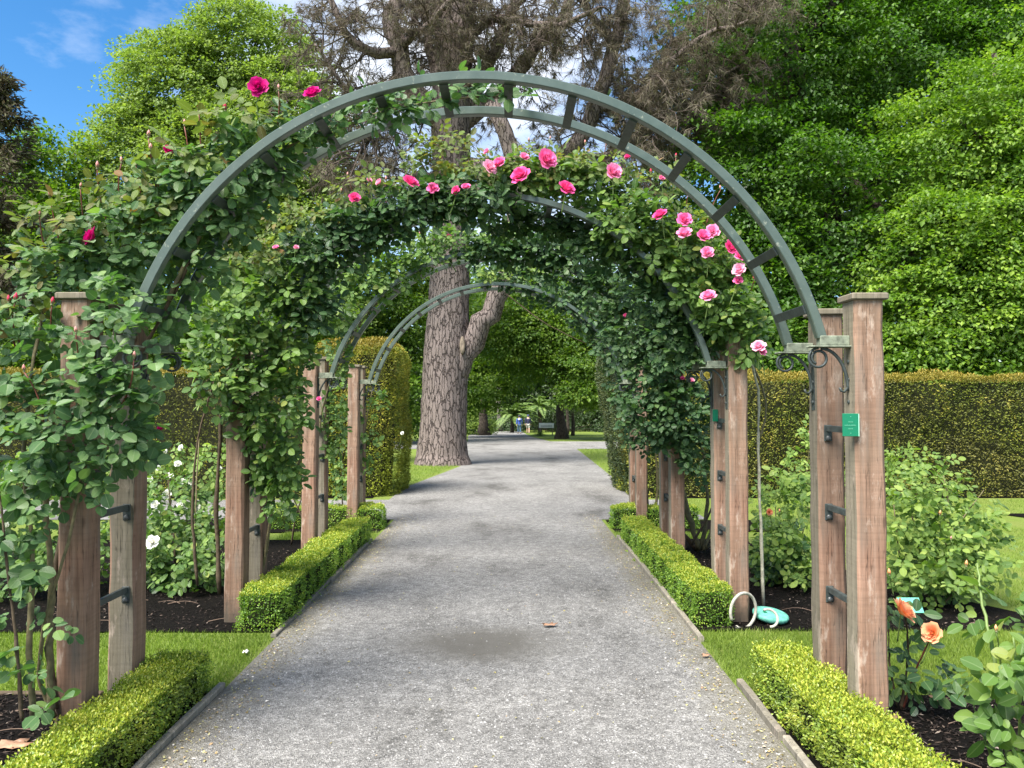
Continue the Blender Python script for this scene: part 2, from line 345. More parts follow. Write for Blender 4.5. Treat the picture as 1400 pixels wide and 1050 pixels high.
# ground
def gravel():
    m, nt, b = newmat('gravel'); geo = N(nt, 'ShaderNodeNewGeometry').outputs['Position']
    v = N(nt, 'ShaderNodeTexVoronoi'); v.inputs['Scale'].default_value = 170; nt.links.new(geo, v.inputs['Vector'])
    sx = N(nt, 'ShaderNodeSeparateXYZ'); nt.links.new(v.outputs['Color'], sx.inputs[0])
    r = ramp(nt, [(0, (.115, .112, .107)), (.45, (.205, .201, .194)), (.85, (.285, .28, .271)), (1, (.38, .373, .36))], sx.outputs[0])
    v2 = N(nt, 'ShaderNodeTexVoronoi'); v2.inputs['Scale'].default_value = 38; nt.links.new(geo, v2.inputs['Vector'])
    s2 = N(nt, 'ShaderNodeSeparateXYZ'); nt.links.new(v2.outputs['Color'], s2.inputs[0])
    r2 = ramp(nt, [(0, (.78,)*3), (1, (1.15,)*3)], s2.outputs[0])
    n1 = noise(nt, 1.1, 6, .62, geo, (1, .55, 1)); r1 = ramp(nt, [(.32, (.54, .53, .51)), (.45, (.95, .94, .925)), (.66, (1.2, 1.19, 1.17))], n1.outputs[0])
    n3 = noise(nt, 11, 5, .65, geo); r3 = ramp(nt, [(.3, (.72,)*3), (.62, (1.08,)*3)], n3.outputs[0])
    col = mixc(nt, 1, r.outputs[0], r2.outputs[0], 'MULTIPLY'); col = mixc(nt, 1, col, r1.outputs[0], 'MULTIPLY'); col = mixc(nt, 1, col, r3.outputs[0], 'MULTIPLY')
    # silted damp hollow in the wheel-worn middle
    mp_ = N(nt, 'ShaderNodeMapping'); mp_.inputs['Location'].default_value = (.16, -4.86, 0); mp_.inputs['Scale'].default_value = (1, 1, 0)
    dn = noise(nt, 3.2, 5, .6, geo); ds = N(nt, 'ShaderNodeMixRGB', blend_type='LINEAR_LIGHT'); ds.inputs[0].default_value = .22
    nt.links.new(geo, mp_.inputs[0]); nt.links.new(mp_.outputs[0], ds.inputs[1]); nt.links.new(dn.outputs['Color'], ds.inputs[2])
    sc2 = N(nt, 'ShaderNodeVectorMath', operation='MULTIPLY'); nt.links.new(ds.outputs[0], sc2.inputs[0]); sc2.inputs[1].default_value = (1.35, 1.9, 0)
    ln = N(nt, 'ShaderNodeVectorMath', operation='LENGTH'); nt.links.new(sc2.outputs[0], ln.inputs[0])
    rp = ramp(nt, [(.34, (.88,)*3), (.95, (0,)*3)], ln.outputs['Value'])
    col = mixc(nt, rp.outputs[0], col, (.085, .079, .068))
    # brown silt and moss gathered along the edging boards
    sxp = N(nt, 'ShaderNodeSeparateXYZ'); nt.links.new(geo, sxp.inputs[0]); ad_ = N(nt, 'ShaderNodeMath', operation='ADD'); nt.links.new(sxp.outputs[0], ad_.inputs[0]); ad_.inputs[1].default_value = .147
    ab_ = N(nt, 'ShaderNodeMath', operation='ABSOLUTE'); nt.links.new(ad_.outputs[0], ab_.inputs[0]); en = noise(nt, 2.2, 6, .65, geo); ma_ = N(nt, 'ShaderNodeMath', operation='MULTIPLY_ADD'); nt.links.new(en.outputs[0], ma_.inputs[0]); ma_.inputs[1].default_value = .55; nt.links.new(ab_.outputs[0], ma_.inputs[2])
    re_ = ramp(nt, [(0, (0,)*3), (1, (1,)*3)], None); mre = N(nt, 'ShaderNodeMapRange'); nt.links.new(ma_.outputs[0], mre.inputs[0]); mre.inputs[1].default_value = 1.36; mre.inputs[2].default_value = 1.66; mre.inputs[4].default_value = .7
    mry = N(nt, 'ShaderNodeMapRange'); nt.links.new(sxp.outputs[1], mry.inputs[0]); mry.inputs[1].default_value = 9.0; mry.inputs[2].default_value = 10.2; mry.inputs[3].default_value = 1; mry.inputs[4].default_value = 0
    mm_ = N(nt, 'ShaderNodeMath', operation='MULTIPLY'); nt.links.new(mre.outputs[0], mm_.inputs[0]); nt.links.new(mry.outputs[0], mm_.inputs[1])
    col = mixc(nt, mm_.outputs[0], col, (.165, .15, .105))
    nt.links.new(col, b.inputs['Base Color']); b.inputs['Roughness'].default_value = .85; b.inputs['Specular IOR Level'].default_value = .25
    rr = ramp(nt, [(.3, (.55,)*3), (.9, (.88,)*3)], ln.outputs['Value']); nt.links.new(rr.outputs[0], b.inputs['Roughness'])
    hb = mixc(nt, rp.outputs[0], v.outputs['Distance'], (.5, .5, .5))
    bump(nt, b, hb, .75, .012); return m
M['gravel'] = gravel()
def soil():
    m, nt, b = newmat('mulch'); geo = N(nt, 'ShaderNodeNewGeometry').outputs['Position']
    n = noise(nt, 55, 6, .7, geo); r = ramp(nt, [(.38, (.0025, .002, .0016)), (.60, (.007, .0055, .0042)), (.70, (.03, .023, .018)), (.80, (.13, .105, .085))], n.outputs[0])
    nt.links.new(r.outputs[0], b.inputs['Base Color']); b.inputs['Roughness'].default_value = .95; b.inputs['Specular IOR Level'].default_value = .1
    bump(nt, b, n.outputs[0], .9, .03); return m
M['soil'] = soil()
def lawn():
    m, nt, b = newmat('lawn'); geo = N(nt, 'ShaderNodeNewGeometry').outputs['Position']
    n = noise(nt, 90, 5, .7, geo); r = ramp(nt, [(.3, (.08, .12, .02)), (.55, (.14, .20, .03)), (.75, (.21, .27, .05))], n.outputs[0])
    n2 = noise(nt, 1.4, 4, .6, geo); r2 = ramp(nt, [(.42, (0,)*3), (.75, (.5,)*3)], n2.outputs[0])
    col = mixc(nt, r2.outputs[0], r.outputs[0], (.19, .19, .06))
    nt.links.new(col, b.inputs['Base Color']); b.inputs['Roughness'].default_value = .8; b.inputs['Specular IOR Level'].default_value = .2
    bump(nt, b, n.outputs[0], .8, .02); return m
M['lawn'] = lawn()
def bark(name, a, b_, c, scale, vs):
    m, nt, b = newmat(name); co = objco(nt)
    mp_ = N(nt, 'ShaderNodeMapping'); mp_.inputs['Scale'].default_value = (1, 1, vs); dn = noise(nt, scale*.8, 4, .6, co)
    dd = mixc(nt, .06, co, dn.outputs['Color'], 'LINEAR_LIGHT'); nt.links.new(dd, mp_.inputs[0])
    v = N(nt, 'ShaderNodeTexVoronoi', feature='DISTANCE_TO_EDGE'); v.inputs['Scale'].default_value = scale; nt.links.new(mp_.outputs[0], v.inputs['Vector'])
    e = ramp(nt, [(.0, (0,)*3), (.09, (1,)*3)], v.outputs['Distance'])
    n = noise(nt, scale*5, 6, .7, co, (1, 1, .5)); r = ramp(nt, [(.3, b_), (.7, c)], n.outputs[0])
    col = mixc(nt, e.outputs[0], a, r.outputs[0]); nt.links.new(col, b.inputs['Base Color']); b.inputs['Roughness'].default_value = .9; b.inputs['Specular IOR Level'].default_value = .15
    h = mixc(nt, .25, e.outputs[0], n.outputs[0]); bump(nt, b, h, 1.0, .05); return m
M['pine_bark'] = bark('pine_bark', (.055, .043, .039), (.125, .10, .09), (.235, .19, .174), 11.0, .20)
M['bark'] = bark('dark_bark', (.02, .016, .013), (.055, .043, .035), (.10, .08, .065), 9, .4)
M['bark_grey'] = bark('grey_bark', (.05, .045, .04), (.13, .115, .10), (.22, .20, .18), 9, .4)
M['dead_twig'] = plain('dead_twig', (.085, .065, .055), .85, .2, 10, .4)

# ------------------------------------------------------------------ leaf scattering
def frames(D, Nn):
    D = nrm(D); X = nrm(np.cross(D, Nn)); Z = np.cross(X, D); return X, D, Z
T_RHOMB = (np.array([(0,0,0), (.5,.45,.13), (0,1,-.08), (-.5,.45,.13)]), [np.array([(0,1,2),(0,2,3)])])
T_BLADE = (np.array([(-.5,0,0), (.5,0,0), (0,1,.12)]), [np.array([(0,1,2)])])
def rose_template(curl=.18, fold=.16):
    V = [(0,0,0)]
    for t, h in ((.14, .31), (.42, .5), (.73, .43), (.93, .19)):
        z = -curl*t*t
        V += [(-h, t, z + fold*h*1.1), (0, t, z), (h, t, z + fold*h*1.1)]
    V.append((0, 1, -curl))
    tri = np.array([(0,2,1), (0,3,2), (10,11,13), (11,12,13)]); q = []
    for k in range(3):
        b = 1 + 3*k; q += [(b, b+1, b+4, b+3), (b+1, b+2, b+5, b+4)]
    return np.array(V, float), [tri, np.array(q)]
T_ROSE = rose_template()
def leaf_mesh(name, P, D, Nn, Ln, Wd, T=T_RHOMB, v=None, uv=False):
    n = len(P); tv, tf = T; k = len(tv)
    X, Y, Z = frames(D, Nn); Ln = np.broadcast_to(Ln, (n,)); Wd = np.broadcast_to(Wd, (n,))
    V = (P[:,None,:] + X[:,None,:]*(tv[None,:,0:1]*Wd[:,None,None]) + Y[:,None,:]*(tv[None,:,1:2]*Ln[:,None,None]) + Z[:,None,:]*(tv[None,:,2:3]*Wd[:,None,None])).reshape(-1, 3)
    Fs = [(np.arange(n)[:,None,None]*k + f[None]).reshape(-1, f.shape[1]) for f in tf]
    if v is None: v = R.random(n)
    return mesh_np(name, V, Fs, False if k < 6 else True, np.repeat(np.clip(v, 0, 1), k), np.tile(tv[:, :2], (n, 1)) if uv else None)
def rdir(n):
    return nrm(R.normal(size=(n, 3)))

# ------------------------------------------------------------------ the setting
def sheet(name, poly, z, mat, kind='structure', smooth=False, res=None):
    """flat polygon(s) following the ground fall; list of quads given as (x, y) corners"""
    mb = MB()
    for q in poly: mb.add([(x, y, gz(y) + z) for x, y in q], [tuple(range(len(q)))])
    o = mb.build(name, mat); tag(o, kind=kind); return o
g = MB()
xs = [-1200, -60, -20, 0, 20, 60, 1200]; ys = [-400, -10, 0, 14, 50, 90, 300, 1400]
vs = [(x, y, gz(y)) for y in ys for x in xs]; nx = len(xs)
g.add(vs, [(j*nx+i, j*nx+i+1, (j+1)*nx+i+1, (j+1)*nx+i) for j in range(len(ys)-1) for i in range(nx-1)])
tag(g.build('ground', M['lawn']), kind='structure')
XL, XR = -1.50, 1.207
PATH = [
    [(XL, -6), (XR, -6), (XR, 10.1), (XL, 10.1)],
    [(-14, 10.1), (2.6, 10.1), (2.6, 12.2), (-14, 12.2)],
    [(-1.9, 12.2), (2.2, 12.2), (2.0, 14), (-1.9, 14)],
    [(-1.9, 14), (2.0, 14), (2.25, 17), (2.9, 33), (-2.0, 33), (-1.25, 23), (-1.3, 20.5)],
    [(-45, 33), (45, 33), (45, 45), (-45, 45)],
    [(-2.4, 45), (2.4, 45), (1.6, 60), (1.4, 90), (-4.2, 90), (-3.2, 60)],
]
path = sheet('path', PATH, .006, M['gravel'])
beds = [
    [(-8, -4), (-1.54, -4), (-1.54, 4.02), (-8, 4.02)], [(1.25, -4), (9, -4), (9, 3.98), (1.25, 3.98)],
    [(-7, 5.1), (-1.54, 5.1), (-1.54, 8.55), (-7, 8.55)],
    [(1.25, 5.12), (3.9, 5.12), (3.3, 6.2), (2.9, 7.4), (2.7, 8.6), (1.25, 8.6)],
    [(-4.6, 9.05), (-1.54, 9.05), (-1.54, 10.05), (-4.6, 10.05)], [(1.25, 9.1), (3.4, 9.1), (3.4, 10.0), (1.25, 10.0)],
    [(-14, 12.4), (-2.2, 12.4), (-2.2, 13.8), (-14, 13.8)], [(2.3, 12.4), (16, 12.4), (16, 13.8), (2.3, 13.8)],
    [(7.2, 9.4), (11, 8.6), (12, 10.4), (6.7, 10.6)],
]
bed = sheet('garden_bed', beds, .012, M['soil'])
# mulch chips and gravel stones as loose relief
def chips():
    P = []
    for (x0, x1, y0, y1, n) in ((-3.2, -1.55, 2.6, 4.0, 6000), (1.3, 3.2, 2.3, 3.95, 9000), (-5, -1.9, 5.12, 8, 6000), (1.3, 3.4, 5.15, 8.4, 7000)):
        P.append(np.c_[R.uniform(x0, x1, n), R.uniform(y0, y1, n), np.full(n, .018)])
    P = np.concatenate(P); n = len(P)
    D = rdir(n); D[:,2] *= .35; Nn = np.tile([0,0,1.], (n,1)) + .5*R.normal(size=(n,3))
    me = leaf_mesh('mulch_chips', P, D, Nn, R.uniform(.010, .045, n), R.uniform(.003, .011, n), v=R.beta(1.0, 1.5, n))
    tag(link('mulch_chips', me, M['chip']), 'dark bark mulch chips covering the rose beds', 'mulch', kind='stuff')
chips()
def twig_litter():
    mb = MB(); rs = np.random.default_rng(3)
    for (x0, x1, y0, y1, n) in ((1.5, 2.6, 2.5, 3.8, 26), (-2.9, -1.95, 2.8, 3.9, 14), (-3.6, -2.0, 5.2, 6.0, 10), (1.7, 3.2, 5.2, 5.9, 16)):
        for _ in range(n):
            p = np.array([rs.uniform(x0,x1), rs.uniform(y0,y1), .02]); a = rs.uniform(0,6.28); L_ = rs.uniform(.06,.26); t = np.linspace(0,1,7)[:,None]
            d = np.array([math.cos(a), math.sin(a)*.6, 0]); c_ = np.array([-d[1], d[0], 0])*rs.normal()*.12
            mb.tube(p + d*L_*t + c_*L_*np.sin(t*3.1) + [0,0,.012]*np.sin(t*3.1), np.linspace(.0026,.0012,7), 4)
    tag(mb.build('twig_litter', plain('dry_twig', (.16,.11,.08), .8, .2)), 'thin dry twigs strewn over the dark mulch', 'twigs', kind='stuff')
twig_litter()
def stones():
    n = 26000
    y = 2.4 + 5.2*R.random(n)**1.6; x = R.uniform(XL+.02, XR-.02, n)
    hollow = ((x+.16)/.55)**2 + ((y-4.86)/.4)**2
    keep = (hollow > 1) | (R.random(n) < .12); x, y = x[keep], y[keep]; n = len(x)
    s = R.gamma(4, .0007, n) + .0012
    o = np.array([(1,0,0),(-1,0,0),(0,1,0),(0,-1,0),(0,0,1),(0,0,-1)], float); f = np.array([(0,2,4),(2,1,4),(1,3,4),(3,0,4)])
    V = (o[None]*s[:,None,None]*R.uniform(.6, 1.25, (n,6,1))*np.array([1,1,.7])); a = R.uniform(0, 6.28, n); c_, s_ = np.cos(a)[:,None], np.sin(a)[:,None]
    V = np.stack([V[...,0]*c_ - V[...,1]*s_, V[...,0]*s_ + V[...,1]*c_, V[...,2]], -1) + np.stack([x, y, np.full(n, .006)], -1)[:,None]
    me = mesh_np('gravel_stones', V.reshape(-1,3), [(np.arange(n)[:,None,None]*6 + f[None]).reshape(-1,3)], False, np.repeat(R.random(n)**1.3, 6))
    tag(link('gravel_stones', me, M['stone']), 'loose grey gravel stones scattered over the path', 'gravel', kind='stuff')
stones()
def litter():
    n = 3600
    side = R.random(n) < .5; y = 2.5 + 8*R.random(n)**1.3; off = np.abs(R.normal(0, .13, n))
    x = np.where(side, XL + .02 + off, XR - .02 - off)
    k = R.random(n) < .12; x[k] = R.uniform(XL, XR, k.sum())
    D = rdir(n); D[:,2] *= .2
    me = leaf_mesh('leaf_litter', np.c_[x, y, np.full(n, .011)], D, np.tile([0,0,1.], (n,1)) + .4*R.normal(size=(n,3)), R.uniform(.006, .022, n), R.uniform(.004, .014, n))
    tag(link('leaf_litter', me, M['litter']), 'tiny fallen leaves and petals along the path edges', 'leaf litter', kind='stuff')
litter()
# timber edging boards along the path, children of the path
def board(x, y0, y1, dx0=0, dx1=0, h=.035):
    mb = MB(); n = 5; vs = []
    for i in range(n+1):
        t = i/n; xx = x + dx0*(1-t) + dx1*t + .004*math.sin(5*t + y0); y = y0 + (y1-y0)*t; zt = h + .006*math.sin(3*t + y0*2)
        vs += [(xx-.018, y, -.02), (xx+.018, y, -.02), (xx+.018, y, zt-.005), (xx+.013, y, zt), (xx-.013, y, zt), (xx-.018, y, zt-.005)]
    fs = [(i*6+k, i*6+(k+1)%6, (i+1)*6+(k+1)%6, (i+1)*6+k) for i in range(n) for k in range(6)] + [tuple(range(6)), tuple(n*6+k for k in range(5,-1,-1))]
    mb.add(vs, fs); mb.build('edging_board', M['timber_edge'], path)
for y0, y1 in ((1.2, 3.02), (3.04, 4.12), (5.0, 6.5), (6.52, 8.55)): board(XL-.02, y0, y1, .004, -.006, .03)
for y0, y1 in ((1.2, 3.45), (3.47, 4.15), (4.9, 6.55), (6.57, 8.7)): board(XR+.02, y0, y1, -.006, .006, .04)
for x0, x1 in ((-5.0, -2.1),):
    mb = MB(); mb.bbox((x0, 4.0, -.02), (x1, 4.035, .022), .004); mb.build('edging_board', M['cane_dark'], path)

# grass blades
def grass(name, label, regions, hh=.035):
    P = []
    for (poly, n) in regions:
        p = np.array(poly, float); a, b_ = R.random(n), R.random(n)
        q = ((1-a)*(1-b_))[:,None]*p[0] + (a*(1-b_))[:,None]*p[1] + (a*b_)[:,None]*p[2] + ((1-a)*b_)[:,None]*p[3]
        P.append(np.c_[q, [gz(y) for y in q[:,1]]])
    P = np.concatenate(P); n = len(P); P[:,:2] += R.normal(0, .022, (n,2))*(hh/.035); nn = vnoise(P*3, 4)
    D = np.tile([0,0,1.], (n,1)) + .45*R.normal(size=(n,3))*[1,1,0]; Nn = rdir(n); Nn[:,2] *= .2
    me = leaf_mesh(name, P, D, Nn, R.uniform(.5, 1.25, n)*hh*(.7+.6*nn), R.uniform(.003, .006, n)*(hh/.035), T_BLADE, np.clip(R.random(n)*.75 + .45*(nn-.35), 0, 1))
    tag(link(name, me, M['grass_blade']), label, 'grass', kind='stuff')
grass('grass', 'short bright green grass between rose beds beside the gravel path', [
    ([(-1.53, 4.04), (-4.6, 4.04), (-4.6, 5.08), (-1.53, 5.08)], 42000), ([(1.235, 4.0), (3.9, 4.0), (3.9, 5.1), (1.235, 5.1)], 42000),
    ([(-1.53, 8.55), (-2.6, 8.55), (-2.6, 9.05), (-1.53, 9.05)], 5000), ([(1.235, 8.6), (2.6, 8.6), (2.6, 9.1), (1.235, 9.1)], 5000),
    ([(3.9, 5.1), (6.2, 5.1), (6.2, 9.4), (2.9, 9.4)], 24000), ([(2.6, 10.6), (12, 10.6), (12, 12.2), (2.6, 12.2)], 16000)])
grass('grass', 'tufted park grass around the big pine and far lawns', [
    ([(-5, 14), (-1.95, 14), (-1.35, 21), (-5, 24)], 9000), ([(2.1, 14.2), (5, 14.2), (6, 33), (3.0, 33)], 9000),
    ([(2.4, 45.2), (14, 45.2), (14, 62), (1.8, 62)], 7000)], .07)

# ------------------------------------------------------------------ rose arches
CX = -0.15; HS = 1.745; PW = .130; RAD = 1.605; ZC = 1.378; GAP = .41; ANG = math.radians(74.6)
RUNGS = [math.radians(10.7)*(k-6.5) for k in range(14)]
def post_mesh(seed, weathered, h=1.955):
    mb = MB(); n = 14; e = .007; rs = np.random.RandomState(seed); vs = []; hw = PW/2
    for i in range(n+1):
        z = -.05 + (h+.05)*i/n; ex = e*(1 + rs.rand()*1.5); wob = rs.randn(2)*.0012
        pr = [(-hw+ex,-hw),(hw-ex,-hw),(hw,-hw+ex),(hw,hw-ex),(hw-ex,hw),(-hw+ex,hw),(-hw,hw-ex),(-hw,-hw+ex)]
        vs += [(x+wob[0], y+wob[1], z) for x, y in pr]
    for i in range(n):
        for k in range(8):
            side = {0:'front', 1:'c', 2:'right', 3:'c', 4:'back', 5:'c', 6:'left', 7:'c'}[k]
            mb.add([], []); mb.f.append((i*8+k, i*8+(k+1)%8, (i+1)*8+(k+1)%8, (i+1)*8+k)); mb.m.append(1 if side in weathered else 0)
    mb.v = vs; mb.f += [tuple(range(7,-1,-1)), tuple(n*8+k for k in range(8))]; mb.m += [0, 0]
    return mb.mesh('post', False, [M['timber'], M['timber_grey']])
POSTS = {('L',0): post_mesh(1, ('back',)), ('L',1): post_mesh(2, ('front','back')), ('R',0): post_mesh(3, ('left','back')), ('R',1): post_mesh(4, ('left','back'))}
def cap_mesh():
    mb = MB(); h = PW/2 + .016; mb.bbox((-h,-h,1.956), (h,h,1.986), .005); return mb.mesh('post_cap', False, [M['timber_grey']])
CAP = cap_mesh()
def ring_mesh():
    mb = MB(); n = 56; a = .021; vs = []
    for i in range(n+1):
        t = -ANG + 2*ANG*i/n; u = np.array([math.sin(t), 0, math.cos(t)])
        for dr, dy in ((-a+.004,-a),(a-.004,-a),(a,-a+.004),(a,a-.004),(a-.004,a),(-a+.004,a),(-a,a-.004),(-a,-a+.004)):
            vs.append(u*(RAD+dr) + [0, dy, ZC])
    fs = [(i*8+k, (i+1)*8+k, (i+1)*8+(k+1)%8, i*8+(k+1)%8) for i in range(n) for k in range(8)] + [tuple(range(8)), tuple(n*8+k for k in range(7,-1,-1))]
    mb.add(vs, fs); return mb.mesh('ring', False, [M['paint']])
RING = ring_mesh()
def rung_mesh():
    mb = MB(); mb.bbox((-.021, .012, -.029), (.021, GAP-.012, -.021), .002); return mb.mesh('rung', False, [M['dark_steel']])
RUNG = rung_mesh()
xf = RAD*math.sin(ANG); zf = ZC + RAD*math.cos(ANG); xp = HS - PW/2
def bracket_mesh():                       # right-hand side; mirrored for the left
    mb = MB()
    mb.bbox((xf-.012, -.024, zf-.038), (xp-.012, .024, zf+.006), .003)        # foot bar
    mb.bbox((xf-.055, -.034, zf-.046), (xp-.001, .034, zf-.0385), .002)       # shelf plate
    return mb.mesh('bracket', False, [M['lichen']])
def strap_mesh():
    mb = MB(); mb.bbox((xp-.008, -.024, zf-.33), (xp+.001, .024, zf-.047), .002)
    for z in (-.11, -.19, -.29):
        mb.lathe([(.010,0),(.010,.004),(.006,.008)], n=10)
        for i in range(len(mb.v)-30, len(mb.v)):
            x,y,zz = mb.v[i]; mb.v[i] = (xp-.008-zz, y, zf+z+x)
    return mb.mesh('strap', False, [M['dark_steel']])
def scroll_mesh():
    mb = MB(); c = np.array([xf-.012, 0, zf-.046-.048]); P = []
    for i in range(44):
        a = math.radians(90 + 12*i); r = .046 - .020*i/44; P.append(c + [r*math.cos(a), 0, r*math.sin(a)])
    mb.tube(P, .0065, 6)
    t = np.linspace(0, 1, 14)
    Q = np.stack([xf+.0 + (xp-.012-xf)*np.sin(t*1.5707), 0*t, zf-.05 - .19*(1-np.cos(t*1.5707))], 1); mb.tube(Q, .0075, 6)
    Q2 = np.array([[xp-.014, 0, zf-.225], [xp-.03, 0, zf-.245], [xp-.045, 0, zf-.24], [xp-.05, 0, zf-.225]]); mb.tube(Q2, .006, 6)
    return mb.mesh('scroll', True, [M['dark_steel']])
BRK, STR, SCR = bracket_mesh(), strap_mesh(), scroll_mesh()
def bar_mesh():
    mb = MB(); mb.bbox((-.010, PW/2+.004, -.014), (.010, GAP-PW/2-.004, .016), .002)
    return mb.mesh('crossbar', False, [M['dark_steel']])
def plate_mesh():
    mb = MB(); mb.bbox((-.019, GAP-PW/2-.0045, -.062), (.019, GAP-PW/2+.001, .018), .002); return mb.mesh('fixing_plate', False, [M['dark_steel']])
def bolt_mesh():
    mb = MB(); mb.lathe([(.013,0),(.013,.006),(.009,.011),(.003,.013)], n=10)
    mb.v = [(x, GAP-PW/2-.004-z, -.047+y) for x,y,z in mb.v]; return mb.mesh('bolt', False, [M['bolt']])
BAR, PLT, BLT = bar_mesh(), plate_mesh(), bolt_mesh()
def place(name, me, parent, loc=(0,0,0), rot=(0,0,0), scale=(1,1,1)):
    o = bpy.data.objects.new(name, me); C.objects.link(o); o.parent = parent; o.location = loc; o.rotation_euler = rot; o.scale = scale; return o
ARCH_Y = [3.43, 5.38, 7.36, 9.35]
ARCH_L = ['tall timber and steel rose arch with bare right half and green plaque',
          'rose arch crowned by pink roses, hose loop at its right post',
          'rose arch heavily shaded by dark leaves on its right side',
          'mostly bare rose arch in front of the big pine trunk']
arches = []
for i, Y in enumerate(ARCH_Y):
    a = empty('rose_arch', (CX, Y, 0), ARCH_L[i], 'arch', 'row of rose arches over the path'); arches.append(a)
    for s, nm in ((-1, 'L'), (1, 'R')):
        for d in (0, 1):
            rs = random.Random(i*7 + d*3 + s)
            p = place('post', POSTS[(nm, d)], a, (s*HS + rs.uniform(-.008, .008), d*GAP, rs.uniform(-.012, .012)), (rs.uniform(-.003, .003), rs.uniform(-.004, .004), rs.uniform(-.03, .03)))
            place('post_cap', CAP, p, (0,0,0), (0,0,rs.uniform(-.03,.03)))
            b = place('bracket', BRK, a, (0, d*GAP, 0), scale=(s,1,1))
            place('strap', STR, b); place('scroll', SCR, b)
        for z in (.60, 1.00, 1.385):
            c = place('crossbar', BAR, a, (s*(HS-.028), 0, z)); f_ = place('fixing_plate', PLT, c); place('bolt', BLT, c)
    for d in (0, 1): place('ring', RING, a, (0, d*GAP, 0))
    for t in RUNGS: place('rung', RUNG, a, (RAD*math.sin(t), 0, ZC+RAD*math.cos(t)), (0, t, 0))
# wire tie round the left post of the first arch and on its ring
mb = MB(); h = PW/2 + .004
for z in (1.20,): mb.box((-HS-h, -h, z), (-HS+h, h, z+.012))
mb.v = [(x, y, z) for x, y, z in mb.v]; place('tie', mb.mesh('tie', False, [M['wire']]), arches[0])
# plaque on the inner face of the right post of the first arch (turned towards the path entrance)
pq = empty('plaque', at(1163, 581, 3.43-PW/2-.012), 'small green plaque with faint white lettering on timber post', 'plaque')
mb = MB(); mb.bbox((-.034, -.004, -.05), (.031, .004, .05), .0015); o = place('plate', mb.mesh('plate', False, [M['plaque']]), pq)
mb = MB(); mb.box((.0312, -.0035, -.049), (.0345, .0045, .049)); place('edge', mb.mesh('edge', False, [M['plaque_edge']]), pq)
mb = MB(); rr = random.Random(3)
for z, x0, x1 in ((.014, -.010, .006), (-.001, -.026, .020), (-.016, -.012, .006)):
    x = x0
    while x < x1:
        ww = rr.uniform(.0015, .003); mb.box((x, -.0052, z-.003), (x+ww, -.0043, z+.003*rr.uniform(.2, 1))); x += ww+.0012
for z in (.036, -.036): mb.lathe([(.0025,0),(.0025,.001)], (0,0,0), 8); mb.v[-16:] = [(x-.001, -.0043-zz, z+y) for x,y,zz in mb.v[-16:]]
place('lettering', mb.mesh('lettering', False, [M['plaque_letter']]), pq)
pq.rotation_euler = (0, 0, -.18)
pq2 = empty('plaque', at(978, 568, 5.38+GAP-PW/2-.008), 'tiny dark green tag fixed to the post beside the hose', 'plaque')
mb = MB(); mb.bbox((-.02, -.004, -.045), (.02, .004, .045), .0015); place('plate', mb.mesh('plate', False, [M['plaque']]), pq2)

# ------------------------------------------------------------------ clipped hedges
def hedge_surface(x0, x1, y0, y1, h, n, rng, zb=0, top_bias=1.0, round_=.03):
    """points and outward normals on the top and sides of a clipped block"""
    A = np.array([(x1-x0)*(y1-y0)*top_bias, (x1-x0)*h, (x1-x0)*h*.5, (y1-y0)*h, (y1-y0)*h]); k = R.choice(5, n, p=A/A.sum())
    u, v = R.random(n), R.random(n); P = np.zeros((n,3)); Nn = np.zeros((n,3))
    X = x0+(x1-x0)*u; Y = y0+(y1-y0)*np.where(k >= 3, u, v); Z = zb + h*v
    P[:,0] = np.where(k == 3, x0, np.where(k == 4, x1, X)); P[:,1] = np.where(k == 1, y0, np.where(k == 2, y1, Y)); P[:,2] = np.where(k == 0, zb+h, Z)
    for i, nn in enumerate([(0,0,1),(0,-1,0),(0,1,0),(-1,0,0),(1,0,0)]): Nn[k == i] = nn
    # soften the corners
    c = np.stack([np.clip(P[:,0], x0+round_, x1-round_), np.clip(P[:,1], y0+round_, y1-round_), np.minimum(P[:,2], zb+h-round_)], 1)
    d = P - c; l = np.linalg.norm(d, axis=1, keepdims=True); m = l[:,0] > 1e-6
    P[m] = c[m] + d[m]/l[m]*round_; Nn = nrm(Nn + np.where(l > 1e-6, d/np.maximum(l,1e-6), 0))
    return P, Nn
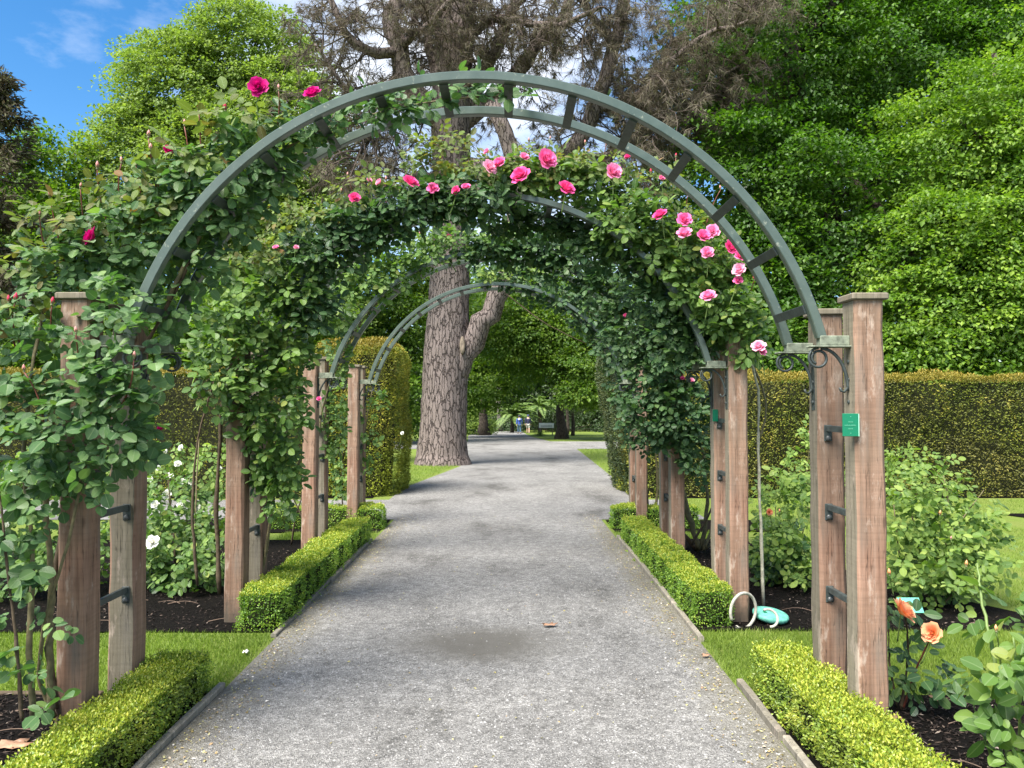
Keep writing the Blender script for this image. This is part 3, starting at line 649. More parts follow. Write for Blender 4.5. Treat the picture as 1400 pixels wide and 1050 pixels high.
def box_hedge(label, x0, x1, y0, y1, h, n, mat, leaf=.013, fluff=.02, group='low box hedges edging the path'):
    e = empty('box_hedge', ((x0+x1)/2, (y0+y1)/2, gz(y0)), label, 'hedge', group)
    P, Nn = hedge_surface(x0, x1, y0, y1, h, n, R, top_bias=1.7, round_=.035)
    lump = vnoise(P*[7,7,7], 3)-.5 + .8*(vnoise(P*[17,17,17], 8)-.5)
    P = P + Nn*(lump*.055)[:,None] - Nn*(np.abs(R.normal(0, fluff, n)))[:,None]*.9 + Nn*(R.random(n)**6*fluff*1.5)[:,None]
    P[:,2] = np.maximum(P[:,2], .01)
    D = nrm(Nn*.8 + .9*rdir(n) + [0,0,.35]); N2 = nrm(Nn + .8*rdir(n) + [0,0,.3])
    me = leaf_mesh('foliage', P, D, N2, R.uniform(.7, 1.35, n)*leaf, R.uniform(.5, .8, n)*leaf, v=np.clip(R.beta(1.6, 1.8, n) + .5*lump, 0, 1))
    tag(link('foliage', me, mat, e), kind='stuff')
    m_ = int(n*.28); P, Nn = hedge_surface(x0, x1, y0, y1, h, m_*2, R, top_bias=3, round_=.035); kp = Nn[:,2] > .45; P, Nn = P[kp], Nn[kp]; m_ = len(P)  # extra layer of lighter, yellower leaves, kept to upward-facing surfaces
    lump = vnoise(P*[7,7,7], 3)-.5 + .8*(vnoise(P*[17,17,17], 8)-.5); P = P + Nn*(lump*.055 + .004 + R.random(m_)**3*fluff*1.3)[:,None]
    me = leaf_mesh('top_leaves', P, nrm(Nn*.9 + .8*rdir(m_)), nrm(Nn + .8*rdir(m_)), R.uniform(.7, 1.3, m_)*leaf, R.uniform(.5, .75, m_)*leaf, v=np.clip(R.random(m_)+.4*lump, 0, 1))
    tag(link('top_leaves', me, M['box_top'], e), kind='stuff')
    # stray young shoots standing proud of the clipped surface
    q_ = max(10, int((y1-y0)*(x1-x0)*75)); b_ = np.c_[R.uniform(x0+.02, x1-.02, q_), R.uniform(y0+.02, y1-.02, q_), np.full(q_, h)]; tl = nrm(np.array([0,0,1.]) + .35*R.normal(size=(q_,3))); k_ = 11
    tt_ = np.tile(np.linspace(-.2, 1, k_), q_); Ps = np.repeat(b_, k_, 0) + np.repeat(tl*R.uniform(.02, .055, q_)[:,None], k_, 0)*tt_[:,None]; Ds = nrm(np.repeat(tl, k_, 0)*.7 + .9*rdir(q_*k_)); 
    tag(link('top_leaves', leaf_mesh('top_leaves', Ps, Ds, nrm([0,0,1]+.7*rdir(q_*k_)), R.uniform(.8, 1.3, q_*k_)*leaf, R.uniform(.5, .7, q_*k_)*leaf), M['box_top'], e), kind='stuff')
    # twiggy core
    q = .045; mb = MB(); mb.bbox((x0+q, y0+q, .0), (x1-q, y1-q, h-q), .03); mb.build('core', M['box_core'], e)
box_hedge('fluffy yellow-green box hedge in front of the left posts of the arch with the plaque', -1.81, -1.555, 2.0, 4.06, .20, 34000, M['box'], .0135, .022)
box_hedge('tufty lime-green box hedge below the post with the green plaque', 1.285, 1.56, 1.9, 4.12, .215, 34000, M['box'], .0145, .026)
box_hedge('long clipped box hedge on the white rose side, past the first grass strip', -1.80, -1.525, 5.13, 8.5, .245, 34000, M['box_green'], .0145, .014)
box_hedge('long clipped box hedge starting beside the hose loop', 1.24, 1.51, 5.2, 8.55, .245, 34000, M['box_green'], .0145, .014)
box_hedge('short box hedge at foot of the bare arch, left of the path', -2.9, -1.53, 9.28, 9.62, .25, 9000, M['box_green'], .018, .014)
box_hedge('short box hedge at foot of the bare arch, right of the path', 1.25, 2.3, 9.3, 9.62, .25, 9000, M['box_green'], .018, .014)

def yew(label, pieces, nleaf, mats, leaf=.045):
    """clipped yew: pieces = blocks (x0,x1,y0,y1,h,round,taper)"""
    e = empty('yew_hedge', ((pieces[0][0]+pieces[0][1])/2, pieces[0][2], gz(pieces[0][2])-.05), label, 'hedge', 'clipped yew hedges behind the rose garden')
    tot = sum((p[1]-p[0])*(p[4]+p[3]-p[2]) for p in pieces)
    for (x0,x1,y0,y1,h,rd,tp) in pieces:
        n = int(nleaf*(x1-x0)*(h+y1-y0)/tot)
        P, Nn = hedge_surface(x0, x1, y0, y1, h, n, R, 0, 1.2, rd)
        sh = lambda Q: np.stack([Q[:,0] + tp*np.sign(Q[:,0])*0 + tp*(1-Q[:,2]/h), Q[:,1], Q[:,2]], 1)
        lump = vnoise(P*[1.6,1.6,1.1], 9)-.5; lump2 = vnoise(P*[9,9,5], 2)-.5
        # each end of the block leans by the taper only on the path side
        P2 = P.copy(); mid = (x0+x1)/2; path_side = (P[:,0] > mid) if x1 < 0 else (P[:,0] < mid)
        P2[:,0] += np.where(path_side, tp*(1-P[:,2]/h)**1.5*np.abs(P[:,0]-mid)/((x1-x0)/2), 0)
        P2 += Nn*(lump*.16 + lump2*.09)[:,None] - Nn*np.abs(R.normal(0, .035, n))[:,None]
        D = nrm(Nn*.7 + .7*rdir(n) + [0,0,.3]); N2 = nrm(Nn + .7*rdir(n) + [0,0,.4])
        L_ = R.uniform(.6, 1.3, n)*leaf; W_ = R.uniform(.3, .5, n)*leaf; v = np.clip(R.beta(1.5,1.7,n) + .6*lump2 + .25*lump, 0, 1)
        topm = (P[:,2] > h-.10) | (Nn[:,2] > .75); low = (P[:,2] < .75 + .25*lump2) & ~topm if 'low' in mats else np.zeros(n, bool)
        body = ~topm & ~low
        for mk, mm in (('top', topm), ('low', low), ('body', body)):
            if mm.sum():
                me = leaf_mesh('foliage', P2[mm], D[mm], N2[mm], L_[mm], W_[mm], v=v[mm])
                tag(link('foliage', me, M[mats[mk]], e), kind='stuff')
        mb = MB(); q = .10 + .38*rd; t2 = tp if x1 < 0 else 0; t1 = tp if x1 > 0 else 0
        zb = -.05
        top = [(x0+q, y0+q, h-q), (x1-q, y0+q, h-q), (x1-q, y1-q, h-q), (x0+q, y1-q, h-q)]
        m_ = [(x0+q+.35*t1, y0+q, h*.5), (x1-q+.35*t2, y0+q, h*.5), (x1-q+.35*t2, y1-q, h*.5), (x0+q+.35*t1, y1-q, h*.5)]
        bt = [(x0+q+t1, y0+q, zb), (x1-q+t2, y0+q, zb), (x1-q+t2, y1-q, zb), (x0+q+t1, y1-q, zb)]
        mb.add(bt+m_+top, [(0,3,2,1),(8,9,10,11)] + [(k*4+i, k*4+(i+1)%4, (k+1)*4+(i+1)%4, (k+1)*4+i) for k in (0,1) for i in range(4)])
        mb.build('core', M['yew_core'], e)
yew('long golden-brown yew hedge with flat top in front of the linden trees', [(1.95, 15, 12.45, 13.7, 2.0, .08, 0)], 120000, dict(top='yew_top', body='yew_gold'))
yew('dark green clipped yew pillar closing the hedge right of the path', [(1.62, 2.55, 12.6, 14.4, 2.55, .3, .35)], 30000, dict(top='yew_green', body='yew_green'))
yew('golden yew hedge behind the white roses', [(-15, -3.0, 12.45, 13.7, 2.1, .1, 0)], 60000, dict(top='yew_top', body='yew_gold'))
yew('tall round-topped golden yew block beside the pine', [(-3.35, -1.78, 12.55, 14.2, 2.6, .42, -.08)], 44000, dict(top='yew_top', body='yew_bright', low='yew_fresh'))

# ------------------------------------------------------------------ trees
def crown_points(blobs, ncl, flat=1.0, inner=.25, back=.45, rough=.3):
    B = np.array([b[:6] for b in blobs], float); wt = (B[:,3]*B[:,4] + B[:,3]*B[:,5] + B[:,4]*B[:,5]); k = R.choice(len(B), ncl, p=wt/wt.sum())
    d = rdir(ncl); flip = (d[:,1] > 0) & (R.random(ncl) > back); d[flip,1] *= -1
    r = 1 - np.abs(R.normal(0, .13, ncl)); ins = R.random(ncl) < inner; r[ins] = R.uniform(.45, .9, ins.sum())
    lump = 1 + rough*(vnoise(d*(2.6 if rough < .35 else 4.2) + k[:,None]*3.1, 5)-.5)*2
    return B[k,:3] + d*B[k,3:6]*(r*lump)[:,None], d
def foliage(blobs, ncl, per, clr, leaf, flat=.35, droop=.25, inner=.25, up=.9, aspect=.75, back=.45, tone_w=.45, rough=.3):
    Cc, d = crown_points(blobs, ncl, inner=inner, back=back, rough=rough)
    n = ncl*per; c = np.repeat(Cc, per, 0); dd = np.repeat(d, per, 0)
    sz = np.repeat(R.uniform(.55, 1.35, ncl), per)*clr
    # sprays reach outward along the limb direction and sag at their ends
    off = R.normal(0, .5, (n,3))*sz[:,None]; off[:,2] *= flat
    along = R.random(n); off += dd*[1,1,.35]*((along-.3)*sz)[:,None]; off[:,2] -= droop*sz*along**2 + droop*.6*(off[:,0]**2 + off[:,1]**2)/np.maximum(sz,1e-3)*.6
    P = c + off
    Nn = nrm(np.array([0,0,up]) + .45*dd + .55*rdir(n)); D = nrm(dd*.6 + .8*rdir(n) + [0,0,-.35])
    tone = np.repeat(R.random(ncl), per)
    v = np.clip((1-tone_w)*R.random(n) + tone_w*tone, 0, 1)
    L_ = R.uniform(.7, 1.3, n)*leaf
    return P, D, Nn, L_, L_*aspect, v, Cc
def limbs(mb, base, blobs, h0, r0, n, rng):
    B = np.array([b[:6] for b in blobs], float)
    for i in range(n):
        b = B[i % len(B)]; t = b[:3] + rng.normal(size=3)*b[3:6]*.45; s = base + np.array([0,0,h0*(.45+.5*rng.random())])
        u = np.linspace(0, 1, 7)[:,None]; m_ = (s+t)/2 + rng.normal(size=3)*.3; Pp = (1-u)**2*s + 2*u*(1-u)*m_ + u*u*t
        mb.tube(Pp, np.linspace(r0*.5, r0*.08, 7), 6)
def tree(name, label, base, trunk_r, blobs, ncl, per, clr, leaf, mat, bark_m='bark', group=None, nl=14, trunk_h=None, **k):
    base = np.array([base[0], base[1], gz(base[1])-.05]); e = empty(name, base, label, 'tree', group)
    B = np.array([b[:6] for b in blobs], float); top = (B[:,2] + .4*B[:,5]).max(); th = trunk_h or top - base[2]
    mb = MB(); m = 12; z = np.linspace(0, th, m); rr = trunk_r*(1 - .85*z/th) * (1 + .6*np.exp(-z/.35)); cx = B[:,:2].mean(0) - base[:2]
    P = np.stack([base[0] + cx[0]*.5*(z/th)**2 + .12*np.sin(z*.7+base[0]), base[1] + cx[1]*.5*(z/th)**2 + .1*np.cos(z*.6), base[2]+z], 1); P[0,:2] = P[1,:2] = base[:2]
    mb.tube(P, rr, 14); rng = np.random.default_rng(int(abs(base[0]*100)+base[1]*7)); limbs(mb, base, blobs, th, trunk_r, nl, rng)
    mb.build('trunk', M[bark_m], e, True)
    P, D, Nn, L_, W_, v, Cc = foliage(blobs, ncl, per, clr, leaf, **k)
    # the shaded inside of the crown is leafy too
    blob_in = [(b[0], b[1]+.1*b[4], b[2], b[3]*.74, b[4]*.74, b[5]*.74) for b in blobs]
    fi = foliage(blob_in, int(ncl*.34), 22, clr*1.1, leaf*1.7, inner=.3, **{q: w_ for q, w_ in k.items() if q != 'inner'})
    P, D, Nn, L_, W_, v = [np.concatenate([p_, q_]) for p_, q_ in zip((P, D, Nn, L_, W_, v), fi[:6])]
    g_ = np.array([gz(y) for y in P[:,1]]); ok = P[:,2] > g_ + .05
    tag(link('crown', leaf_mesh('crown', P[ok], D[ok], Nn[ok], L_[ok], W_[ok], v=v[ok]), M[mat], e), kind='stuff')
    return e
def BL(px, py, Y, rx, ry, rd):
    """crown lobe centred at a photo pixel and distance, radii in pixels across/up and metres deep"""
    c = at(px, py, Y); return (c[0], c[1], c[2], rx*Y/F, rd, ry*Y/F)
G_R = 'linden trees behind the long yew hedge'
tree('linden_tree', 'tall dark green linden with layered drooping sprays behind the long hedge', (8.2, 23), .45,
     [BL(1060, 60, 23, 130, 130, 2.6), BL(1010, 250, 22, 110, 130, 2.5), BL(1150, 330, 21.5, 150, 170, 2.5), BL(1010, 430, 21, 110, 120, 2.2), BL(1190, 60, 24, 160, 160, 2.8), BL(1130, 480, 20.5, 160, 90, 2.0), BL(1330, -60, 25, 160, 160, 3)], 1900, 80, .64, .112, 'lime_dark', group=G_R, flat=.13, droop=.5, inner=.1, up=1.2, tone_w=.55, rough=.38)
tree('linden_tree', 'bright lime-green linden billowing over the end of the long hedge', (13.2, 20), .4,
     [BL(1330, 200, 19.5, 100, 105, 1.9), BL(1400, 290, 19, 120, 130, 1.9), BL(1310, 340, 18.8, 110, 110, 1.8), BL(1380, 430, 18.5, 140, 110, 1.8), BL(1260, 440, 18.6, 90, 90, 1.6), BL(1440, 130, 20, 90, 120, 2), BL(1230, 500, 18.5, 130, 60, 1.4)], 1300, 80, .54, .10, 'lime_bright', group=G_R, flat=.14, droop=.5, inner=.1, up=1.2, tone_w=.5, rough=.36)
tree('garden_tree', 'dark evergreen mass filling in behind the lindens', (15, 31), .5,
     [BL(1000, 120, 31, 130, 130, 2), BL(1000, 330, 30, 120, 130, 2), BL(1150, 200, 31, 150, 170, 2), BL(1300, 120, 31, 160, 150, 2), BL(1180, 420, 30, 180, 120, 2), BL(1400, 300, 31, 160, 180, 2), BL(1120, 0, 32, 150, 100, 2), BL(1380, -30, 32, 150, 100, 2)], 900, 40, 1.2, .34, 'dark_tree')
tree('garden_tree', 'bushy green tree just behind the golden hedge and white roses', (-9.5, 22), .2,
     [BL(120, 470, 21, 80, 50, 1.2), BL(230, 450, 21.5, 80, 60, 1.2), BL(340, 460, 21, 80, 55, 1.2), BL(430, 450, 22, 60, 60, 1.2), BL(20, 480, 21, 70, 45, 1.2)], 620, 44, .5, .12, 'maple')
tree('elm_tree', 'large round pale-green tree rising above the magenta roses', (-14.5, 40), .5,
     [BL(340, 90, 40, 95, 85, 3.2), BL(250, 140, 39, 90, 95, 3), BL(400, 180, 39, 85, 110, 3), BL(200, 240, 38.5, 80, 100, 3), BL(310, 260, 37.5, 120, 130, 3), BL(420, 320, 38, 90, 110, 3), BL(240, 380, 38, 130, 110, 3), BL(390, 430, 38, 110, 100, 3)], 3800, 50, .62, .16, 'elm', 'bark_grey', group=None, flat=.24, droop=.45, inner=.16, rough=.16, tone_w=.3)
tree('garden_tree', 'loose green tree below the blue sky, beside the rusty conifer', (-21, 36), .35,
     [BL(70, 250, 36, 65, 70, 2.5), BL(120, 330, 35, 75, 80, 2.5), BL(40, 370, 35, 70, 80, 2.5), BL(150, 440, 35, 80, 70, 2.5), BL(30, 290, 37, 45, 60, 2)], 900, 40, .7, .18, 'maple', group=None)
tree('garden_tree', 'dark evergreen shrub tree low behind the magenta rose canes', (-21.5, 30), .3,
     [BL(30, 450, 29, 80, 70, 2), BL(120, 480, 29, 60, 60, 1.5), BL(-40, 400, 29, 70, 120, 2)], 420, 36, .6, .14, 'dark_tree')
# park trees seen through the arches
G_P = 'park trees beyond the rose garden'
tree('maple_tree', 'dark-trunked maple spreading low over the far lawn', (at(768, 590, 51)[0], 51), .34,
     [BL(760, 470, 50, 80, 50, 3), BL(700, 440, 49, 70, 60, 3), BL(810, 490, 48, 60, 50, 3), BL(770, 410, 52, 90, 50, 3), BL(840, 430, 49, 60, 60, 3), BL(800, 535, 47, 35, 22, 2)], 1300, 40, .85, .17, 'maple', group=G_P, flat=.25, trunk_h=9)
tree('maple_tree', 'broad leafy tree filling the space right of the pine trunk', (at(660, 590, 62)[0], 64), .4,
     [BL(690, 480, 58, 70, 60, 3), BL(650, 520, 56, 50, 40, 3), BL(720, 420, 60, 90, 60, 3), BL(660, 430, 58, 50, 70, 3)], 1000, 40, .95, .19, 'maple', group=G_P, flat=.25)
tree('maple_tree', 'shaded tree between the golden yew block and the pine', (at(545, 590, 45)[0], 45), .35,
     [BL(540, 450, 42, 60, 70, 3), BL(480, 420, 44, 70, 70, 3), BL(560, 540, 40, 25, 45, 2), BL(590, 380, 44, 50, 60, 3), BL(430, 470, 42, 70, 60, 3)], 900, 40, .8, .17, 'maple', group=G_P, flat=.3)
tree('garden_tree', 'deep green evergreen wall of the grove behind the walkers', (at(700, 590, 95)[0], 95), .5,
     [BL(620, 520, 92, 90, 60, 3), BL(760, 530, 95, 90, 60, 3), BL(860, 510, 88, 90, 80, 3), BL(520, 520, 86, 90, 80, 3), BL(680, 440, 96, 160, 80, 4), BL(440, 500, 80, 80, 90, 3), BL(960, 500, 80, 90, 90, 3)], 1500, 34, 1.8, .42, 'dark_tree', group=G_P)

# far left conifer with rusty foliage
def conifer(label, base, h, r, n, mat):
    e = empty('conifer', (base[0], base[1], gz(base[1])-.05), label, 'tree')
    mb = MB(); z = np.linspace(0, h, 10); mb.tube(np.stack([base[0]+0*z, base[1]+0*z, gz(base[1])+z], 1), .3*(1-.9*z/h), 8)
    P, D, Nn = [], [], []
    for i in range(130):
        t = R.random()**.8; zz = h*(.12 + .88*t); ll = r*(1-t)**.55*R.uniform(.45, 1.35)+.3; a = R.uniform(0, 6.28); u = np.array([math.cos(a), math.sin(a), 0])
        s = np.linspace(0, 1, 6); pts = np.array([base[0], base[1], gz(base[1])+zz]) + u*(ll*s)[:,None] + np.array([0,0,1])*(.25*ll*s**2 - .1*ll*s)[:,None]
        mb.tube(pts, np.linspace(.045, .008, 6), 4, False)
        m = 130; q = R.random(m)**.5; pp = np.array([base[0], base[1], gz(base[1])+zz]) + u*(ll*q)[:,None] + np.array([0,0,1])*(.25*ll*q**2 - .1*ll*q)[:,None] + R.normal(0, .13, (m,3))
        P.append(pp); D.append(nrm(u + .9*rdir(m) + [0,0,-.3])); Nn.append(rdir(m))
    mb.build('trunk', M['bark'], e, True); P, D, Nn = map(np.concatenate, (P, D, Nn)); n = len(P)
    tag(link('crown', leaf_mesh('crown', P, D, Nn, R.uniform(.15, .32, n), R.uniform(.05, .09, n), v=R.random(n)), M[mat], e), kind='stuff')
conifer('rusty brown conifer at the edge of the blue sky', (at(-6, 300, 28)[0], 28), at(0, 112, 28)[2]+.4, 2.1, 0, 'rust_needle')

# the big pine: heavy trunk with a fork, bare limbs and browned needles
def pine():
    Yp = 21.4; base = np.array([at(606, 635, Yp)[0], Yp, gz(Yp)-.1])
    e = empty('pine_tree', base, 'huge old pine with furrowed trunk, forked limb and browning crown', 'tree')
    # trunk
    prof = [(606, 637, 40), (605, 622, 33.5), (606, 590, 31), (608, 540, 30), (610, 480, 30.5), (613, 430, 27), (615, 380, 25.5), (617, 300, 24), (618, 220, 24), (616, 150, 27), (622, 60, 24), (640, -60, 16), (650, -200, 9)]
    Z = np.array([at(p[0], p[1], Yp) for p in prof]); Z[0,2] = base[2]; rr = np.array([p[2]*Yp/F for p in prof])
    t = np.linspace(0, len(prof)-1, 150); cz = np.stack([np.interp(t, range(len(prof)), Z[:,k]) for k in range(3)], 1); cr_ = np.interp(t, range(len(prof)), rr)
    n = 72; a = np.linspace(0, 2*np.pi, n, endpoint=False); A, I = np.meshgrid(a, np.arange(len(t)))
    z_ = cz[I,2]; u = A*cr_[I]
    P0 = np.stack([np.cos(A)*2.2, np.sin(A)*2.2, z_*.35], -1)
    rid = np.abs(vnoise(np.stack([np.cos(A)*5.5, np.sin(A)*5.5, z_*1.3], -1), 3)-.5)*2
    rid2 = np.abs(vnoise(np.stack([np.cos(A)*13, np.sin(A)*13, z_*2.6], -1), 6)-.5)*2
    rad = cr_[I]*(1 + .05*(vnoise(P0, 1)-.5)) + .05*np.minimum(rid, .5) + .03*rid2
    V = np.stack([cz[I,0] + rad*np.cos(A), cz[I,1] + rad*np.sin(A), z_], -1).reshape(-1, 3)
    i, k = np.meshgrid(np.arange(len(t)-1), np.arange(n), indexing='ij'); q = np.stack([i*n+k, i*n+(k+1)%n, (i+1)*n+(k+1)%n, (i+1)*n+k], -1).reshape(-1, 4)
    tr = link('trunk', mesh_np('trunk', V, [q], True), M['pine_bark'], e)
    # knot scar on the trunk
    # limbs
    Bm = MB(); Tw = MB(); tufts = []
    rng = np.random.default_rng(77)
    def limb(pts, r0, r1, n=8, mb=Bm, cap=True):
        pts = np.asarray(pts); m = 14; tt = np.linspace(0, len(pts)-1, m)
        # smooth by Catmull-like interpolation
        Q = np.stack([np.interp(tt, range(len(pts)), pts[:,k]) for k in range(3)], 1)
        for _ in range(2): Q[1:-1] = (Q[:-2] + 2*Q[1:-1] + Q[2:])/4
        Q[1:-1] += rng.normal(0, r0*.18, (m-2, 3)); mb.tube(Q, np.linspace(r0, r1, m), n, cap); return Q
    def twigs(Q, L0, cnt, depth, r):
        for _ in range(cnt):
            j = rng.integers(2, len(Q)); s = Q[j]; d = nrm(Q[min(j+1, len(Q)-1)] - Q[j-1]) if j < len(Q)-1 else nrm(Q[j]-Q[j-1])
            d = nrm(d*.6 + nrm(rng.normal(size=3))*.95 + np.array([0,0,.05])); L_ = L0*rng.uniform(.5, 1.2); m = 6; tt = np.linspace(0, 1, m)
            c_ = nrm(rng.normal(size=3))*L_*.28; sag = np.array([0,0,-.22])*L_
            pts = s + d*(L_*tt)[:,None] + c_*(np.sin(tt*2.6))[:,None] + sag*(tt**2)[:,None]
            Tw.tube(pts, np.linspace(r, r*.4, m), 3 if depth == 0 else 4, False)
            if depth > 0: twigs(pts, L0*.52, rng.integers(3, 6), depth-1, r*.5)
            else: tufts.append((pts[-1], nrm(pts[-1]-pts[-2]))); tufts.append((pts[-3], d))
    fork = limb([at(618, 530, Yp-.05), at(634, 490, Yp-.2), at(652, 458, Yp-.3), at(670, 428, Yp-.4), at(688, 396, Yp-.5), at(704, 350, Yp-.7), at(712, 290, Yp-.9), at(700, 200, Yp-1.2), at(672, 140, Yp-1.2)], .34, .20, 14)
    paths = [ # main limbs (photo pixels with distance) and their radii
        ([(616, 175, Yp), (570, 135, Yp-.5), (540, 70, Yp-.6), (535, 10, Yp-.5), (525, -60, Yp)], .36, .18),
        ([(545, 75, Yp-.6), (500, 70, Yp-1), (470, 45, Yp-1.3), (455, 5, Yp-1.5), (440, -50, Yp-1.6)], .16, .06),
        ([(600, 120, Yp), (585, 60, Yp+.4), (582, -20, Yp+.5)], .17, .10), ([(607, 120, Yp), (600, 60, Yp+.3), (598, -30, Yp+.5)], .16, .10),
        ([(630, 170, Yp), (690, 120, Yp+.3), (720, 80, Yp+.5), (760, 40, Yp+.6), (790, -40, Yp+.8)], .28, .12),
        ([(640, 230, Yp), (720, 250, Yp-.2), (780, 215, Yp-.3), (815, 150, Yp-.5), (840, 60, Yp-.6), (870, -40, Yp-.6)], .32, .15),
        ([(640, 260, Yp), (740, 270, Yp+.5), (820, 240, Yp+.6), (860, 170, Yp+.6), (910, 90, Yp+.4), (980, 40, Yp+.2)], .26, .06),
        ([(815, 150, Yp-.5), (880, 130, Yp-1), (950, 50, Yp-1.4), (1050, 20, Yp-1.8)], .13, .04),
        ([(640, 150, Yp), (680, 60, Yp-.4), (720, -20, Yp-.8)], .22, .12), ([(640, 60, Yp), (670, 20, Yp-.8), (760, 40, Yp-1.5), (820, 10, Yp-2)], .13, .05),
        ([(570, 135, Yp-.5), (520, 150, Yp-1), (470, 120, Yp-1.5), (430, 60, Yp-1.8)], .10, .03),
        ([(560, 120, Yp-.4), (500, 190, Yp-.9), (480, 230, Yp-1.2)], .08, .02), ([(608, 240, Yp), (560, 240, Yp-.4), (500, 260, Yp-.7)], .12, .03),
        ([(840, 60, Yp-.6), (800, 10, Yp-1), (770, -50, Yp-1)], .12, .06), ([(860, 170, Yp+.6), (920, 180, Yp+.3), (960, 120, Yp), (1010, 90, Yp-.3)], .09, .03),
        ([(540, 70, Yp-.6), (600, 20, Yp-1.4), (650, -40, Yp-2)], .12, .05), ([(780, 215, Yp-.3), (860, 210, Yp-.7), (900, 150, Yp-1), (930, 120, Yp-1.2)], .08, .02)]
    for pp, r0, r1 in paths:
        Q = limb([at(*p) for p in pp], r0, r1)
        twigs(Q, 1.3, 22, 2, .030)
    twigs(fork[7:], 1.1, 7, 2, .026)
    Bm.build('limbs', M['pine_bark'], e, True); tag(Tw.build('twigs', M['dead_twig'], e), kind='stuff')
    P, D = [], []
    for p, d in tufts:
        x = (p[0]-base[0]); dens = .45 + .25*(x > 2.5) + .25*(x > 4.5)
        if rng.random() > dens: continue
        m = rng.integers(14, 26); pp = p - d*rng.uniform(0, .18, (m,1)); dd = nrm(d*.7 + nrm(rng.normal(size=(m,3)))*.9 + [0,0,-.45])
        P.append(pp); D.append(dd)
    # denser browned ends on the right-hand side and the far left tips
    for (px, py, dy, rx, ry, cnt) in ((960, 30, -1.0, 60, 45, 60), (1040, 15, -1.6, 60, 22, 60), (930, 120, -.6, 45, 50, 40), (900, 60, -.8, 40, 40, 30), (820, 60, -1, 60, 50, 26), (700, 20, -1.2, 60, 25, 18), (540, 30, -1, 50, 30, 16), (450, 50, -1.7, 40, 40, 18), (470, 20, -1.5, 50, 15, 14), (940, 160, -.2, 30, 30, 16), (620, 60, -1.4, 110, 50, 40), (760, 120, -.8, 90, 60, 40), (500, 110, -1.2, 50, 60, 26), (860, 20, -1.2, 90, 30, 50), (880, 190, -.3, 40, 30, 18)):
        for _ in range(cnt):
            p = at(px + rng.normal()*rx*.6, py + rng.normal()*ry*.6, Yp+dy+rng.normal()*.5); d = nrm(np.array([rng.normal()+.4, rng.normal()*.7, rng.normal()*.5-.2])); m = 34
            s_ = rng.uniform(-.35, .1, (m,1)); P.append(p + d*s_ + rng.normal(0, .03, (m,3))); D.append(nrm(d*.6 + nrm(rng.normal(size=(m,3)))*.8 + [0,0,-.35]))
            Q = p + d*np.linspace(-.7, 0, 4)[:,None]
    P, D = np.concatenate(P), np.concatenate(D); n = len(P)
    tag(link('needles', leaf_mesh('needles', P, D, rdir(n), R.uniform(.14, .28, n), R.uniform(.010, .018, n), T_BLADE, R.random(n)), M['brown_needle'], e), kind='stuff')
    # cut scar where a branch was sawn off
    c = at(632, 472, Yp-.60); mb = MB(); mb.lathe([(.17, -.05), (.15, .0), (.08, .012), (.02, .0)], (0,0,0), 18); mb.v = [(c[0]+x*.45, c[1]-z, c[2]+y*1.5) for x,y,z in mb.v]
    mb.build('branch_scar', plain('scar_wood', (.20, .16, .12), .85, .2, 14, .4, .4), e, True)
pine()

# ------------------------------------------------------------------ roses
def variants(T, nv, name, lo=0.05, hi=.95):
    ms = []
    for i in range(nv):
        tv, tf = rose_template(.10 + .16*((i*37) % 10)/10, .10 + .16*((i*53) % 10)/10)
        me = mesh_np(name, tv, tf, True, np.full(len(tv), lo + (hi-lo)*i/(nv-1)), tv[:,:2]); ms.append(me)
    return ms
LEAFV = {k: variants(T_ROSE, 7, 'leaf') for k in ('rose_blue','rose_dark','rose_mid','rose_new','rose_lime')}
for k, ms in LEAFV.items():
    for m_ in ms: m_.materials.append(M[k])
def compound(blobs, nrach, leaf, rng, face=.75, aspect=.72, shell=.5):
    """compound rose leaves: five leaflets on each stalk, spread through the given lobes"""
    B = np.array([b[:6] for b in blobs], float); wt = np.array([b[6] if len(b) > 6 else 1.0 for b in blobs])*(B[:,3]*B[:,5])**.9; k = rng.choice(len(B), nrach, p=wt/wt.sum())
    d = nrm(rng.normal(size=(nrach,3))); flip = (d[:,1] > 0) & (rng.random(nrach) < face); d[flip,1] *= -1
    r = np.where(rng.random(nrach) < shell, rng.uniform(.82, 1.08, nrach), rng.uniform(.25, .95, nrach))
    P = B[k,:3] + d*B[k,3:6]*r[:,None]
    ax = nrm(d*[.9,.6,.25] + .75*nrm(rng.normal(size=(nrach,3))) + [0,0,-.15])
    up = nrm(np.array([0,-.45,.75]) + .45*d + .38*nrm(rng.normal(size=(nrach,3))))
    X, Y, Z = frames(ax, up); s = leaf*rng.uniform(.65, 1.3, nrach); front = -(d[:,1]*r)*1.0 + .15*d[:,2]
    out = []
    for (t, sd) in ((1.0, 0), (.62, 1), (.62, -1), (.18, 1), (.18, -1)):
        jit = rng.normal(0, .12, (nrach,3))
        p = P + Y*(t*1.25*s)[:,None] + X*(sd*.10*s)[:,None]
        D_ = nrm(Y*(1 if sd == 0 else .35) + X*sd*.95 + jit); N_ = nrm(Z + .28*rng.normal(size=(nrach,3)))
        sz = s*(1.12 if sd == 0 else .95 if t > .5 else .8)*rng.uniform(.9, 1.1, nrach)
        out.append((p, D_, N_, sz, front))
    return [np.concatenate([o[i] for o in out]) for i in range(5)]
